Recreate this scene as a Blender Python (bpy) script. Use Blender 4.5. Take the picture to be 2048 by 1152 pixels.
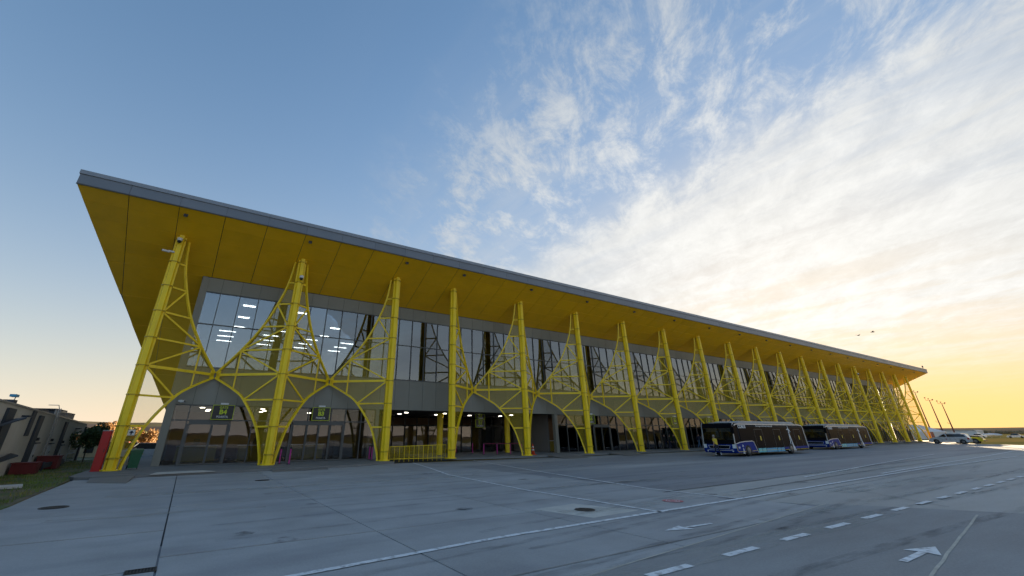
import bpy, bmesh, math, random
from mathutils import Vector, Matrix, noise
random.seed(7)
R = math.radians
for o in list(bpy.data.objects): bpy.data.objects.remove(o)
S = bpy.context.scene
C = S.collection

# ------------------------------------------------------------------ camera
cam_d = bpy.data.cameras.new('camera'); cam = bpy.data.objects.new('camera', cam_d); C.objects.link(cam)
S.camera = cam
CAMH = 1.85
PITCH, ROLL, YAW = 0.42491, -0.0047056, -0.563778
_f = Vector((-math.sin(YAW)*math.cos(PITCH), math.cos(YAW)*math.cos(PITCH), math.sin(PITCH)))
_r = Vector((math.cos(YAW), math.sin(YAW), 0)); _u = _r.cross(_f)
_r2 = _r*math.cos(ROLL)+_u*math.sin(ROLL); _u2 = -_r*math.sin(ROLL)+_u*math.cos(ROLL)
cam.matrix_world = Matrix(((_r2.x, _u2.x, -_f.x, 0), (_r2.y, _u2.y, -_f.y, 0), (_r2.z, _u2.z, -_f.z, CAMH), (0, 0, 0, 1)))
cam_d.sensor_width = 36; cam_d.lens = 826.2866*36/2048
cam_d.shift_x = (1024-943.367)/2048; cam_d.shift_y = (495.94-576)/2048
cam_d.clip_start = .1; cam_d.clip_end = 20000

# ------------------------------------------------------------------ sky and sun
SUN_AZ, SUN_EL = 70.0, 5.0        # azimuth from +Y towards +X
W = bpy.data.worlds.new('World'); S.world = W; W.use_nodes = True
nt = W.node_tree; nt.nodes.clear()
def N(t, **k):
    n = nt.nodes.new(t)
    for a, b in k.items(): setattr(n, a, b)
    return n
def L(a, b): nt.links.new(a, b)
def mth(op, a, b=None, c=None, clamp=False):
    n = N('ShaderNodeMath', operation=op, use_clamp=clamp)
    for i, v in enumerate((a, b, c)):
        if v is None: continue
        if isinstance(v, (int, float)): n.inputs[i].default_value = v
        else: L(v, n.inputs[i])
    return n.outputs[0]
def ramp(v, lo, hi, smooth=True):
    n = N('ShaderNodeMapRange', interpolation_type='SMOOTHSTEP' if smooth else 'LINEAR')
    L(v, n.inputs['Value']); n.inputs['From Min'].default_value = lo; n.inputs['From Max'].default_value = hi
    return n.outputs[0]
sky = N('ShaderNodeTexSky', sky_type='NISHITA'); sky.sun_disc = False
sky.sun_elevation = R(SUN_EL); sky.sun_rotation = R(SUN_AZ)
sky.altitude = 120; sky.air_density = 1.0; sky.dust_density = .9; sky.ozone_density = 2.4
# the glow round the hidden sun is rolled off the way the photograph's tone curve holds it
hs = N('ShaderNodeHueSaturation'); hs.inputs['Saturation'].default_value = 1.0; L(sky.outputs[0], hs.inputs['Color'])
bw = N('ShaderNodeRGBToBW'); L(hs.outputs[0], bw.inputs[0])
skyc = N('ShaderNodeVectorMath', operation='SCALE'); L(hs.outputs[0], skyc.inputs[0])
L(mth('DIVIDE', .45, mth('ADD', 1.0, mth('DIVIDE', bw.outputs[0], 1.7))), skyc.inputs['Scale'])
tc = N('ShaderNodeTexCoord'); sx = N('ShaderNodeSeparateXYZ'); L(tc.outputs['Generated'], sx.inputs[0])
X, Y, Z = sx.outputs
zp = mth('ADD', mth('MAXIMUM', Z, 0.0), .12)
px = mth('DIVIDE', X, zp); py = mth('DIVIDE', Y, zp)
def noise_tex(vx, vy, scale, detail, rough, dist=0.0, w=0.0):
    cb = N('ShaderNodeCombineXYZ'); L(vx, cb.inputs[0]); L(vy, cb.inputs[1]); cb.inputs[2].default_value = w
    n = N('ShaderNodeTexNoise'); L(cb.outputs[0], n.inputs['Vector']); n.inputs['Scale'].default_value = scale
    n.inputs['Detail'].default_value = detail; n.inputs['Roughness'].default_value = rough; n.inputs['Distortion'].default_value = dist
    return n.outputs['Fac']
# wisps run along a diagonal of the cloud deck: squeeze one axis
ax = mth('ADD', mth('MULTIPLY', px, .82), mth('MULTIPLY', py, .57)); ay = mth('SUBTRACT', mth('MULTIPLY', py, .82), mth('MULTIPLY', px, .57))
wob = noise_tex(px, py, 2.2, 6, .6, .4, 3.1)
fine = noise_tex(mth('MULTIPLY', ax, 1.0), mth('MULTIPLY', ay, 1.7), 4.8, 14, .70, 0.3, 1.7)
streak = noise_tex(mth('MULTIPLY', px, 2.4), mth('ADD', mth('MULTIPLY', py, .55), mth('MULTIPLY', px, .25)), 1.9, 11, .62, 0.5, 8.2)
edge = mth('ADD', px, mth('MULTIPLY', mth('SUBTRACT', wob, .5), .45))
edge = mth('ADD', edge, mth('MULTIPLY', mth('SUBTRACT', fine, .5), .55))
deck = ramp(edge, 1.08, 1.36)
deck = mth('MULTIPLY', deck, mth('ADD', .58, mth('MULTIPLY', ramp(mth('ADD', mth('MULTIPLY', streak, .75), mth('MULTIPLY', fine, .25)), .38, .60), .40)))
zone = mth('MULTIPLY', ramp(px, .25, .75), mth('SUBTRACT', 1, ramp(py, 1.75, 2.6)))
puff = mth('MULTIPLY', ramp(mth('ADD', mth('MULTIPLY', fine, .65), mth('MULTIPLY', wob, .35)), .44, .64), zone)
veil = mth('MULTIPLY', ramp(streak, .40, .75), mth('MULTIPLY', ramp(px, .0, 1.1), .35))
cov = mth('MAXIMUM', mth('MAXIMUM', deck, mth('MULTIPLY', puff, .85)), veil)
cov = mth('MULTIPLY', cov, ramp(Z, .03, .20))
# cloud light: forward scattering towards the sun, warm near it
sd = Vector((math.sin(R(SUN_AZ))*math.cos(R(SUN_EL)), math.cos(R(SUN_AZ))*math.cos(R(SUN_EL)), math.sin(R(SUN_EL))))
dot = mth('ADD', mth('ADD', mth('MULTIPLY', X, sd.x), mth('MULTIPLY', Y, sd.y)), mth('MULTIPLY', Z, sd.z))
fw = mth('POWER', mth('MAXIMUM', dot, 0.0), 4.0)
lum = mth('ADD', .42, mth('MULTIPLY', fw, .42))
lum = mth('MULTIPLY', lum, mth('ADD', .78, mth('MULTIPLY', fine, .44)))
cc = N('ShaderNodeMix', data_type='RGBA'); L(mth('POWER', mth('MAXIMUM', dot, 0.0), 3.0), cc.inputs['Factor'])
cc.inputs['A'].default_value = (.80, .90, 1.0, 1); cc.inputs['B'].default_value = (1.0, .97, .91, 1)
cs = N('ShaderNodeVectorMath', operation='SCALE'); L(cc.outputs['Result'], cs.inputs[0]); L(lum, cs.inputs['Scale'])
# pale haze low over the horizon, warm towards the sun
hc = N('ShaderNodeMix', data_type='RGBA'); L(mth('POWER', mth('MULTIPLY', mth('ADD', dot, 1.0), .5), 1.6), hc.inputs['Factor'])
hc.inputs['A'].default_value = (.86, .85, .90, 1); hc.inputs['B'].default_value = (1.08, .66, .25, 1)
hz = N('ShaderNodeMix', data_type='RGBA'); L(mth('MULTIPLY', mth('POWER', 2.718, mth('MULTIPLY', mth('MAXIMUM', Z, 0.0), -5.5)), .80), hz.inputs['Factor'])
L(skyc.outputs[0], hz.inputs['A']); L(hc.outputs['Result'], hz.inputs['B'])
mix = N('ShaderNodeMix', data_type='RGBA'); L(cov, mix.inputs['Factor']); L(hz.outputs['Result'], mix.inputs['A']); L(cs.outputs[0], mix.inputs['B'])
bg = N('ShaderNodeBackground'); bg.inputs['Strength'].default_value = .10
L(mix.outputs['Result'], bg.inputs['Color']); wo = N('ShaderNodeOutputWorld'); L(bg.outputs[0], wo.inputs[0])
sl = bpy.data.lights.new('sun', 'SUN'); sl.energy = 2.2; sl.angle = R(.6); sl.color = (1, .78, .50)
so = bpy.data.objects.new('sun', sl); C.objects.link(so); so.location = (60, 90, 60)
so.rotation_euler = (-sd).to_track_quat('-Z', 'Y').to_euler()
S.view_settings.view_transform = 'Standard'; S.view_settings.look = 'None'; S.view_settings.gamma = 1
S.view_settings.use_curve_mapping = False; S.view_settings.exposure = 3.68
S.render.engine = 'CYCLES'
S.cycles.max_bounces = 8; S.cycles.transparent_max_bounces = 24; S.cycles.glossy_bounces = 4; S.cycles.diffuse_bounces = 4

# ------------------------------------------------------------------ materials
def mat(name, col, rough=.6, metal=0.0, var=.12, scale=3.0, bump=0.0, bscale=40.0, objvar=0.0, streak=None, spec=.5, coat=0.0, patch=None, speck=0.0):
    m = bpy.data.materials.new(name); m.use_nodes = True; t = m.node_tree; t.nodes.clear()
    out = t.nodes.new('ShaderNodeOutputMaterial'); b = t.nodes.new('ShaderNodeBsdfPrincipled'); t.links.new(b.outputs[0], out.inputs[0])
    b.inputs['Roughness'].default_value = rough; b.inputs['Metallic'].default_value = metal
    b.inputs['Specular IOR Level'].default_value = spec; b.inputs['Coat Weight'].default_value = coat
    co = t.nodes.new('ShaderNodeTexCoord'); mp = t.nodes.new('ShaderNodeMapping'); t.links.new(co.outputs['Object'], mp.inputs[0])
    if streak: mp.inputs['Scale'].default_value = streak
    nz = t.nodes.new('ShaderNodeTexNoise'); t.links.new(mp.outputs[0], nz.inputs['Vector']); nz.inputs['Scale'].default_value = scale
    nz.inputs['Detail'].default_value = 8; nz.inputs['Roughness'].default_value = .62
    mr = t.nodes.new('ShaderNodeMapRange'); t.links.new(nz.outputs['Fac'], mr.inputs['Value'])
    mr.inputs['From Min'].default_value = .3; mr.inputs['From Max'].default_value = .7
    mr.inputs['To Min'].default_value = 1-var; mr.inputs['To Max'].default_value = 1+var
    val = mr.outputs[0]
    if objvar:
        oi = t.nodes.new('ShaderNodeObjectInfo'); m2 = t.nodes.new('ShaderNodeMapRange'); t.links.new(oi.outputs['Random'], m2.inputs['Value'])
        m2.inputs['To Min'].default_value = 1-objvar; m2.inputs['To Max'].default_value = 1+objvar
        mu = t.nodes.new('ShaderNodeMath'); mu.operation = 'MULTIPLY'; t.links.new(val, mu.inputs[0]); t.links.new(m2.outputs[0], mu.inputs[1]); val = mu.outputs[0]
    src = None
    if patch:   # second colour in blotches: (colour, scale, lo, hi, stretch)
        pc, ps, lo, hi, st = patch
        mp2 = t.nodes.new('ShaderNodeMapping'); t.links.new(co.outputs['Object'], mp2.inputs[0]); mp2.inputs['Scale'].default_value = st
        n2 = t.nodes.new('ShaderNodeTexNoise'); t.links.new(mp2.outputs[0], n2.inputs['Vector']); n2.inputs['Scale'].default_value = ps; n2.inputs['Detail'].default_value = 7
        r2 = t.nodes.new('ShaderNodeMapRange'); r2.interpolation_type = 'SMOOTHSTEP'; t.links.new(n2.outputs['Fac'], r2.inputs['Value']); r2.inputs['From Min'].default_value = lo; r2.inputs['From Max'].default_value = hi
        mx = t.nodes.new('ShaderNodeMix'); mx.data_type = 'RGBA'; t.links.new(r2.outputs[0], mx.inputs['Factor'])
        mx.inputs['A'].default_value = (*col, 1); mx.inputs['B'].default_value = (*pc, 1); src = mx.outputs['Result']
    sc = t.nodes.new('ShaderNodeVectorMath'); sc.operation = 'SCALE'
    if src: t.links.new(src, sc.inputs[0])
    else: sc.inputs[0].default_value = col
    t.links.new(val, sc.inputs['Scale']); t.links.new(sc.outputs[0], b.inputs['Base Color'])
    rr = t.nodes.new('ShaderNodeMapRange'); t.links.new(nz.outputs['Fac'], rr.inputs['Value'])
    rr.inputs['To Min'].default_value = max(.02, rough-.12); rr.inputs['To Max'].default_value = min(1, rough+.12); t.links.new(rr.outputs[0], b.inputs['Roughness'])
    if speck:
        n4 = t.nodes.new('ShaderNodeTexNoise'); t.links.new(co.outputs['Object'], n4.inputs['Vector']); n4.inputs['Scale'].default_value = 24; n4.inputs['Detail'].default_value = 6; n4.inputs['Roughness'].default_value = .8
        m4 = t.nodes.new('ShaderNodeMapRange'); t.links.new(n4.outputs['Fac'], m4.inputs['Value']); m4.inputs['From Min'].default_value = .3; m4.inputs['From Max'].default_value = .7; m4.inputs['To Min'].default_value = 1-speck; m4.inputs['To Max'].default_value = 1+speck
        mm = t.nodes.new('ShaderNodeMath'); mm.operation = 'MULTIPLY'; t.links.new(val, mm.inputs[0]); t.links.new(m4.outputs[0], mm.inputs[1]); t.links.new(mm.outputs[0], sc.inputs['Scale'])
    if bump:
        n3 = t.nodes.new('ShaderNodeTexNoise'); t.links.new(co.outputs['Object'], n3.inputs['Vector']); n3.inputs['Scale'].default_value = bscale; n3.inputs['Detail'].default_value = 5
        bp = t.nodes.new('ShaderNodeBump'); bp.inputs['Strength'].default_value = bump; bp.inputs['Distance'].default_value = .02
        t.links.new(n3.outputs['Fac'], bp.inputs['Height']); t.links.new(bp.outputs[0], b.inputs['Normal'])
    return m
def emit(name, col, st):
    m = bpy.data.materials.new(name); m.use_nodes = True; t = m.node_tree; t.nodes.clear()
    out = t.nodes.new('ShaderNodeOutputMaterial'); e = t.nodes.new('ShaderNodeEmission'); e.inputs[0].default_value = (*col, 1); e.inputs[1].default_value = st
    t.links.new(e.outputs[0], out.inputs[0]); return m
def glass(name, tint, ior, rough=.0, wave=0.0, refl=(.92, .95, 1)):
    m = bpy.data.materials.new(name); m.use_nodes = True; t = m.node_tree; t.nodes.clear()
    out = t.nodes.new('ShaderNodeOutputMaterial'); mx = t.nodes.new('ShaderNodeMixShader'); t.links.new(mx.outputs[0], out.inputs[0])
    tr = t.nodes.new('ShaderNodeBsdfTransparent'); tr.inputs[0].default_value = (*tint, 1)
    gl = t.nodes.new('ShaderNodeBsdfGlossy'); gl.inputs['Roughness'].default_value = rough; gl.inputs['Color'].default_value = (*refl, 1)
    fr = t.nodes.new('ShaderNodeFresnel'); fr.inputs[0].default_value = ior
    if wave:
        co = t.nodes.new('ShaderNodeTexCoord'); oi = t.nodes.new('ShaderNodeObjectInfo'); ad = t.nodes.new('ShaderNodeVectorMath'); ad.operation = 'MULTIPLY_ADD'
        t.links.new(oi.outputs['Random'], ad.inputs[0]); ad.inputs[1].default_value = (37, 53, 91); t.links.new(co.outputs['Object'], ad.inputs[2])
        nz = t.nodes.new('ShaderNodeTexNoise'); t.links.new(ad.outputs[0], nz.inputs['Vector']); nz.inputs['Scale'].default_value = .55; nz.inputs['Detail'].default_value = 1
        bp = t.nodes.new('ShaderNodeBump'); bp.inputs['Strength'].default_value = wave; bp.inputs['Distance'].default_value = .03
        t.links.new(nz.outputs['Fac'], bp.inputs['Height']); t.links.new(bp.outputs[0], gl.inputs['Normal'])
    t.links.new(fr.outputs[0], mx.inputs[0]); t.links.new(tr.outputs[0], mx.inputs[1]); t.links.new(gl.outputs[0], mx.inputs[2]); return m
def mesh_screen(name, col, alpha):
    m = bpy.data.materials.new(name); m.use_nodes = True; t = m.node_tree; t.nodes.clear()
    out = t.nodes.new('ShaderNodeOutputMaterial'); mx = t.nodes.new('ShaderNodeMixShader'); t.links.new(mx.outputs[0], out.inputs[0])
    tr = t.nodes.new('ShaderNodeBsdfTransparent'); b = t.nodes.new('ShaderNodeBsdfPrincipled'); b.inputs['Base Color'].default_value = (*col, 1); b.inputs['Roughness'].default_value = .5
    mx.inputs[0].default_value = alpha; t.links.new(tr.outputs[0], mx.inputs[1]); t.links.new(b.outputs[0], mx.inputs[2]); return m

M = {}
M['yellow'] = mat('yellow_paint', (.95, .68, .010), .42, var=.07, scale=1.2, bump=.03, bscale=60, patch=((.84, .57, .012), 1.6, .5, .72, (3, 3, .25)))
M['yellow_dk'] = mat('yellow_ring', (.52, .36, .01), .5, var=.1)
M['soffit'] = mat('yellow_soffit_sheet', (.96, .54, .008), .38, var=.07, scale=.8, bump=.25, bscale=70, objvar=.035)
M['screen'] = mesh_screen('yellow_perforated_mesh', (.70, .50, .010), .27)
M['fascia'] = mat('fascia_sheet', (.19, .21, .24), .42, .25, var=.06, scale=.6, objvar=.05)
M['coping'] = mat('coping_sheet', (.27, .29, .32), .4, .3, var=.06)
M['clad'] = mat('grey_cladding', (.235, .235, .205), .55, .1, var=.07, scale=.7, objvar=.06)
M['frame'] = mat('dark_aluminium_frame', (.10, .105, .105), .45, .3, var=.06)
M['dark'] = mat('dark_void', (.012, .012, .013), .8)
M['glass'] = glass('facade_glass', (.62, .68, .74), 3.0, 0, .12, (.86, .93, 1.0))
M['gglass'] = glass('entrance_glass', (.80, .80, .78), 1.62, 0, .12)
M['inner'] = mat('interior_wall', (.16, .15, .14), .8, var=.15, scale=.3)
M['innerw'] = mat('interior_warm_wall', (.20, .12, .06), .8, var=.3, scale=.25)
M['ceil'] = mat('interior_ceiling', (.30, .32, .34), .8)
M['floor'] = mat('interior_floor', (.20, .19, .18), .25)
M['lamp'] = emit('ceiling_lamp_panel', (1, .92, .76), 1.2)
M['slab'] = mat('concrete_slab', (.37, .37, .365), .75, speck=.14, var=.15, scale=.55, bump=.12, bscale=90, objvar=.05, streak=(1, 1, 1), patch=((.315, .317, .32), .7, .45, .66, (.35, 1.3, 1)))
M['joint'] = mat('joint_sealant', (.09, .09, .088), .9)
M['apron'] = mat('apron_concrete', (.235, .245, .26), .7, speck=.14, var=.22, scale=.5, bump=.1, bscale=80, streak=(.18, 1.4, 1), patch=((.37, .37, .365), .22, .45, .7, (.12, 1.3, 1)))
M['strip'] = mat('worn_pale_concrete', (.40, .39, .365), .75, speck=.14, var=.15, scale=.45, bump=.12, bscale=80, streak=(.3, 1.3, 1), patch=((.27, .267, .26), .3, .46, .66, (.15, 1.2, 1)))
M['asph'] = mat('dark_asphalt', (.275, .275, .27), .8, speck=.16, var=.2, scale=.5, bump=.2, bscale=120, streak=(.4, 1.5, 1), patch=((.34, .33, .31), .25, .50, .74, (.22, 1.4, 1)))
M['white'] = mat('road_paint', (.78, .79, .79), .7, var=.14, scale=5, patch=((.42, .42, .42), 7, .50, .66, (1, 1, 1)))
M['redpaint'] = mat('red_road_paint', (.50, .12, .13), .7, var=.2, scale=5)
M['kerb'] = mat('kerb_concrete', (.19, .19, .185), .8, var=.18, scale=.8, bump=.15, bscale=60)
M['plate'] = mat('ramp_plate', (.21, .205, .20), .6, .2, var=.14, scale=2.5, bump=.4, bscale=50)
M['iron'] = mat('cast_iron', (.045, .042, .04), .6, .5, var=.3, scale=8, bump=.5, bscale=30)
M['tan'] = mat('joint_filler_tan', (.52, .48, .40), .85, var=.2)
M['whitep'] = mat('white_plastic', (.70, .71, .71), .4, var=.05)
M['blackp'] = mat('black_plastic', (.015, .015, .016), .35)
M['patchc'] = mat('pale_concrete_patch', (.54, .52, .47), .8, var=.12, scale=2)

# ------------------------------------------------------------------ mesh helpers
class B:
    def __init__(s): s.v = []; s.f = []
    def add(s, vs, fs):
        n = len(s.v); s.v += [tuple(p) for p in vs]; s.f += [tuple(i+n for i in f) for f in fs]; return s
    def box(s, x0, x1, y0, y1, z0, z1):
        return s.add([(x0,y0,z0),(x1,y0,z0),(x1,y1,z0),(x0,y1,z0),(x0,y0,z1),(x1,y0,z1),(x1,y1,z1),(x0,y1,z1)],
                     [(0,3,2,1),(4,5,6,7),(0,1,5,4),(1,2,6,5),(2,3,7,6),(3,0,4,7)])
    def bar(s, p, q, w, h, up=(0,0,1)):
        p, q = Vector(p), Vector(q); d = (q-p).normalized(); up = Vector(up)
        if abs(d.dot(up)) > .98: up = Vector((0,1,0))
        a = d.cross(up).normalized()*w/2; b = a.cross(d).normalized()*h/2
        vs = [p-a-b,p+a-b,p+a+b,p-a+b,q-a-b,q+a-b,q+a+b,q-a+b]
        return s.add(vs, [(0,1,2,3),(7,6,5,4),(0,4,5,1),(1,5,6,2),(2,6,7,3),(3,7,4,0)])
    def tube(s, p, q, r0, r1=None, n=8, cap=True):
        r1 = r0 if r1 is None else r1; p, q = Vector(p), Vector(q); d = (q-p).normalized()
        a = d.orthogonal().normalized(); b = d.cross(a); vs = []
        for c, r in ((p, r0), (q, r1)):
            for i in range(n):
                t = 2*math.pi*(i+.5)/n; vs.append(c+a*r*math.cos(t)+b*r*math.sin(t))
        fs = [(i, (i+1) % n, n+(i+1) % n, n+i) for i in range(n)]
        if cap: fs += [tuple(range(n-1, -1, -1)), tuple(range(n, 2*n))]
        return s.add(vs, fs)
    def path(s, pts, r, n=6):
        for a, b in zip(pts[:-1], pts[1:]): s.tube(a, b, r, r, n)
        return s
    def ribbon(s, pts, w, h, up):     # rectangular section swept along pts
        pts = [Vector(p) for p in pts]; up = Vector(up).normalized(); vs = []; n = len(pts)
        for i, p in enumerate(pts):
            d = (pts[min(i+1, n-1)]-pts[max(i-1, 0)]).normalized(); a = d.cross(up).normalized()*h/2; b = up*w/2
            vs += [p-a-b, p+a-b, p+a+b, p-a+b]
        fs = [(3,2,1,0), tuple(4*(n-1)+k for k in range(4))]
        for i in range(n-1):
            for k in range(4): fs.append((4*i+k, 4*i+(k+1) % 4, 4*i+4+(k+1) % 4, 4*i+4+k))
        return s.add(vs, fs)
    def prism(s, poly, z0, z1):       # xy polygon extruded in z
        n = len(poly); vs = [(x, y, z0) for x, y in poly]+[(x, y, z1) for x, y in poly]
        return s.add(vs, [tuple(range(n-1, -1, -1)), tuple(range(n, 2*n))]+[(i, (i+1) % n, n+(i+1) % n, n+i) for i in range(n)])
    def prism_y(s, poly, y0, y1):     # xz polygon extruded in y
        n = len(poly); vs = [(x, y0, z) for x, z in poly]+[(x, y1, z) for x, z in poly]
        return s.add(vs, [tuple(range(n)), tuple(range(2*n-1, n-1, -1))]+[(i, n+i, n+(i+1) % n, (i+1) % n) for i in range(n)])
    def prism_x(s, poly, x0, x1):     # yz polygon extruded in x
        n = len(poly); vs = [(x0, y, z) for y, z in poly]+[(x1, y, z) for y, z in poly]
        return s.add(vs, [tuple(range(n-1, -1, -1)), tuple(range(n, 2*n))]+[(i, (i+1) % n, n+(i+1) % n, n+i) for i in range(n)])
    def lathe(s, prof, c=(0, 0, 0), n=16, axis='z'):
        vs = []; c = Vector(c)
        for r, h in prof:
            for i in range(n):
                t = 2*math.pi*i/n; a, b = r*math.cos(t), r*math.sin(t)
                vs.append(c+(Vector((a, b, h)) if axis == 'z' else Vector((a, h, b)) if axis == 'y' else Vector((h, a, b))))
        fs = [(k*n+i, k*n+(i+1) % n, (k+1)*n+(i+1) % n, (k+1)*n+i) for k in range(len(prof)-1) for i in range(n)]
        fs += [tuple(range(n-1, -1, -1)), tuple((len(prof)-1)*n+i for i in range(n))]
        return s.add(vs, fs)
    def mesh(s, name, m, smooth=False):
        me = bpy.data.meshes.new(name); me.from_pydata(s.v, [], s.f); me.update()
        bm = bmesh.new(); bm.from_mesh(me); bmesh.ops.recalc_face_normals(bm, faces=bm.faces); bm.to_mesh(me); bm.free()
        for k in (m if isinstance(m, (list, tuple)) else [m]): me.materials.append(M[k] if isinstance(k, str) else k)
        if smooth:
            for p in me.polygons: p.use_smooth = True
        return me
    def build(s, name, m, parent=None, smooth=False, loc=None, **kw):
        return obj(name, s.mesh(name, m, smooth), parent, loc, **kw)
def obj(name, me, parent=None, loc=None, rotz=None, **kw):
    o = bpy.data.objects.new(name, me); C.objects.link(o)
    if parent: o.parent = parent
    if loc is not None: o.location = loc
    if rotz: o.rotation_euler = (0, 0, rotz)
    tag(o, **kw); return o
def tag(o, label=None, cat=None, group=None, kind=None):
    if label: o['label'] = label
    if cat: o['category'] = cat
    if group: o['group'] = group
    if kind: o['kind'] = kind
    return o
def thing(name, label, cat, loc=(0, 0, 0), rotz=0, group=None):
    o = bpy.data.objects.new(name, None); C.objects.link(o); o.location = loc; o.rotation_euler = (0, 0, rotz); o.empty_display_size = .3
    return tag(o, label, cat, group)
def copy_tree(o, parent=None):
    c = o.copy(); C.objects.link(c); c.parent = parent
    for ch in list(o.children): copy_tree(ch, c)
    return c
def text_mesh(txt, size, m, bold=0.0, sx=1.0):
    cu = bpy.data.curves.new('t', 'FONT'); cu.body = txt; cu.size = size; cu.align_x = 'CENTER'; cu.align_y = 'CENTER'; cu.offset = bold; cu.extrude = .002; cu.resolution_u = 3
    o = bpy.data.objects.new('t', cu); C.objects.link(o); dg = bpy.context.evaluated_depsgraph_get()
    me = bpy.data.meshes.new_from_object(o.evaluated_get(dg)); bpy.data.objects.remove(o)
    # letters stand in the xz plane facing -y
    for v in me.vertices: v.co = Vector((v.co.x*sx, -v.co.z, v.co.y))
    me.materials.clear(); me.materials.append(M[m]); return me

# ------------------------------------------------------------------ ground
# everything that carries the place: a wide field, the apron sheets, slabs with recessed joints, kerb
def sheet(name, poly, z, m, **kw):
    b = B(); b.prism(poly, z-.02, z); return b.build(name, m, kind='structure', **kw)
M['field'] = mat('dry_grass_field', (.20, .15, .055), .95, spec=0, var=.3, scale=.02, bump=.3, bscale=3, patch=((.13, .125, .05), .012, .42, .6, (1, 1, 1)))
b = B(); n = 24
b.add([(0, 0, -.06)]+[(9000*math.cos(2*math.pi*i/n), 9000*math.sin(2*math.pi*i/n), -.06) for i in range(n)], [(0, i+1, (i+1) % n+1) for i in range(n)])
b.build('ground', 'field', kind='structure')
sheet('apron', [(-60, -70), (112, -70), (114, 15.4), (121, 21.0), (128, 24.5), (157, 31.2), (14.6, 31.2), (14.6, 11.0), (-60, 11.0)], -.02, 'apron')
sheet('taxi_strip', [(14.6, 7.6), (30, 8.2), (70, 8.8), (112, 9.2), (113, 13.5), (60, 11.6), (30, 11.0), (14.6, 10.6)], -.006, 'strip')
sheet('pale_strip', [(15.6, 6.6), (16.6, 5.2), (18.2, 2.4), (24, -9), (111, -40), (112, 9.0), (70, 8.7), (30, 8.1), (15.2, 7.55)], -.010, 'strip')
sheet('asphalt_lane', [(3.5, 5.14), (16.0, 6.28), (16.9, 5.0), (18.4, 2.4), (23.9, -9), (3.9, -9), (3.0, 2.2)], .004, 'asph')
for i, poly in enumerate([[(-30, -8), (4.1, -8), (4.1, 2.1), (-30, 2.1)]]): sheet('apron_edge', poly, 0.0, 'slab')
bed = sheet('joint_bed', [(-8, 2), (17.4, 2), (15.4, 31.2), (-8, 31.2)], -.03, 'joint')
# individual slabs: columns along x, rows along y, staggered left of x=0
pav = thing('slab_pavement', 'pale grey concrete slab paving in front of the terminal', 'pavement'); pav['kind'] = 'structure'
def slab(x0, x1, y0, y1, t=0.0):
    g = .016; b = B(); h = .03; b.prism([(x0+g, y0+h), (x1-g, y0+h), (x1-g, y1-h), (x0+g, y1-h)], -.025, t); b.build('concrete_slab', 'slab', pav)
ys_r = [2.1, 5.9, 9.95, 16.4, 23.2, 31.2]; ys_l = [2.1, 5.0, 9.2, 12.55, 16.1, 22.4, 31.2]
for x0, x1 in ((.05, 3.85), (3.85, 8.05), (8.05, 11.4), (11.4, 15.2)):
    for y0, y1 in zip(ys_r[:-1], ys_r[1:]):
        if x0 > 8 and y1 < 4: continue
        slab(x0, x1, y0, y1, random.choice((0, .002, .003)))
for x0, x1 in ((-4.0, .05), (-8, -4.0)):
    for y0, y1 in zip(ys_l[:-1], ys_l[1:]):
        if x0 < -5 and y0 > 16: continue
        slab(x0, x1, y0, y1, random.choice((0, .002, .003)))
# tan filled joints
def strip(name, pts, w, z, m, parent=None, **kw):
    b = B(); n = len(pts); vs = []
    for i, (x, y) in enumerate(pts):
        dx = pts[min(i+1, n-1)][0]-pts[max(i-1, 0)][0]; dy = pts[min(i+1, n-1)][1]-pts[max(i-1, 0)][1]; l = math.hypot(dx, dy)
        vs += [(x-dy/l*w/2, y+dx/l*w/2, z), (x+dy/l*w/2, y-dx/l*w/2, z)]
    b.add(vs, [(2*i, 2*i+1, 2*i+3, 2*i+2) for i in range(n-1)])
    return b.build(name, m, parent, **kw)
def wig(pts, k=6, a=.012):
    out = []
    for p, q in zip(pts[:-1], pts[1:]):
        for i in range(k): t = i/k; out.append((p[0]+(q[0]-p[0])*t+random.uniform(-a, a), p[1]+(q[1]-p[1])*t+random.uniform(-a, a)))
    return out+[pts[-1]]
strip('filled_joint', wig([(3.6, 5.15), (16.0, 6.3)], 18), .035, .0085, 'tan', kind='structure')
strip('filled_joint', wig([(16.9, 3.5), (9.3, 2.66)], 12), .045, .0085, 'tan', kind='structure')
strip('filled_joint', wig([(21.5, 8.0), (18.0, 4.2)], 8), .025, .0085, 'joint', kind='structure')
strip('dark_joint', wig([(14.5, 10.5), (28.8, 11.0), (43, 11.4), (90, 12.2)], 12, .03), .07, .0085, 'joint', kind='structure')
strip('dark_joint', wig([(17, 9.2), (30, 9.9), (46, 10.2)], 12, .03), .05, .0085, 'joint', kind='structure')
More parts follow.
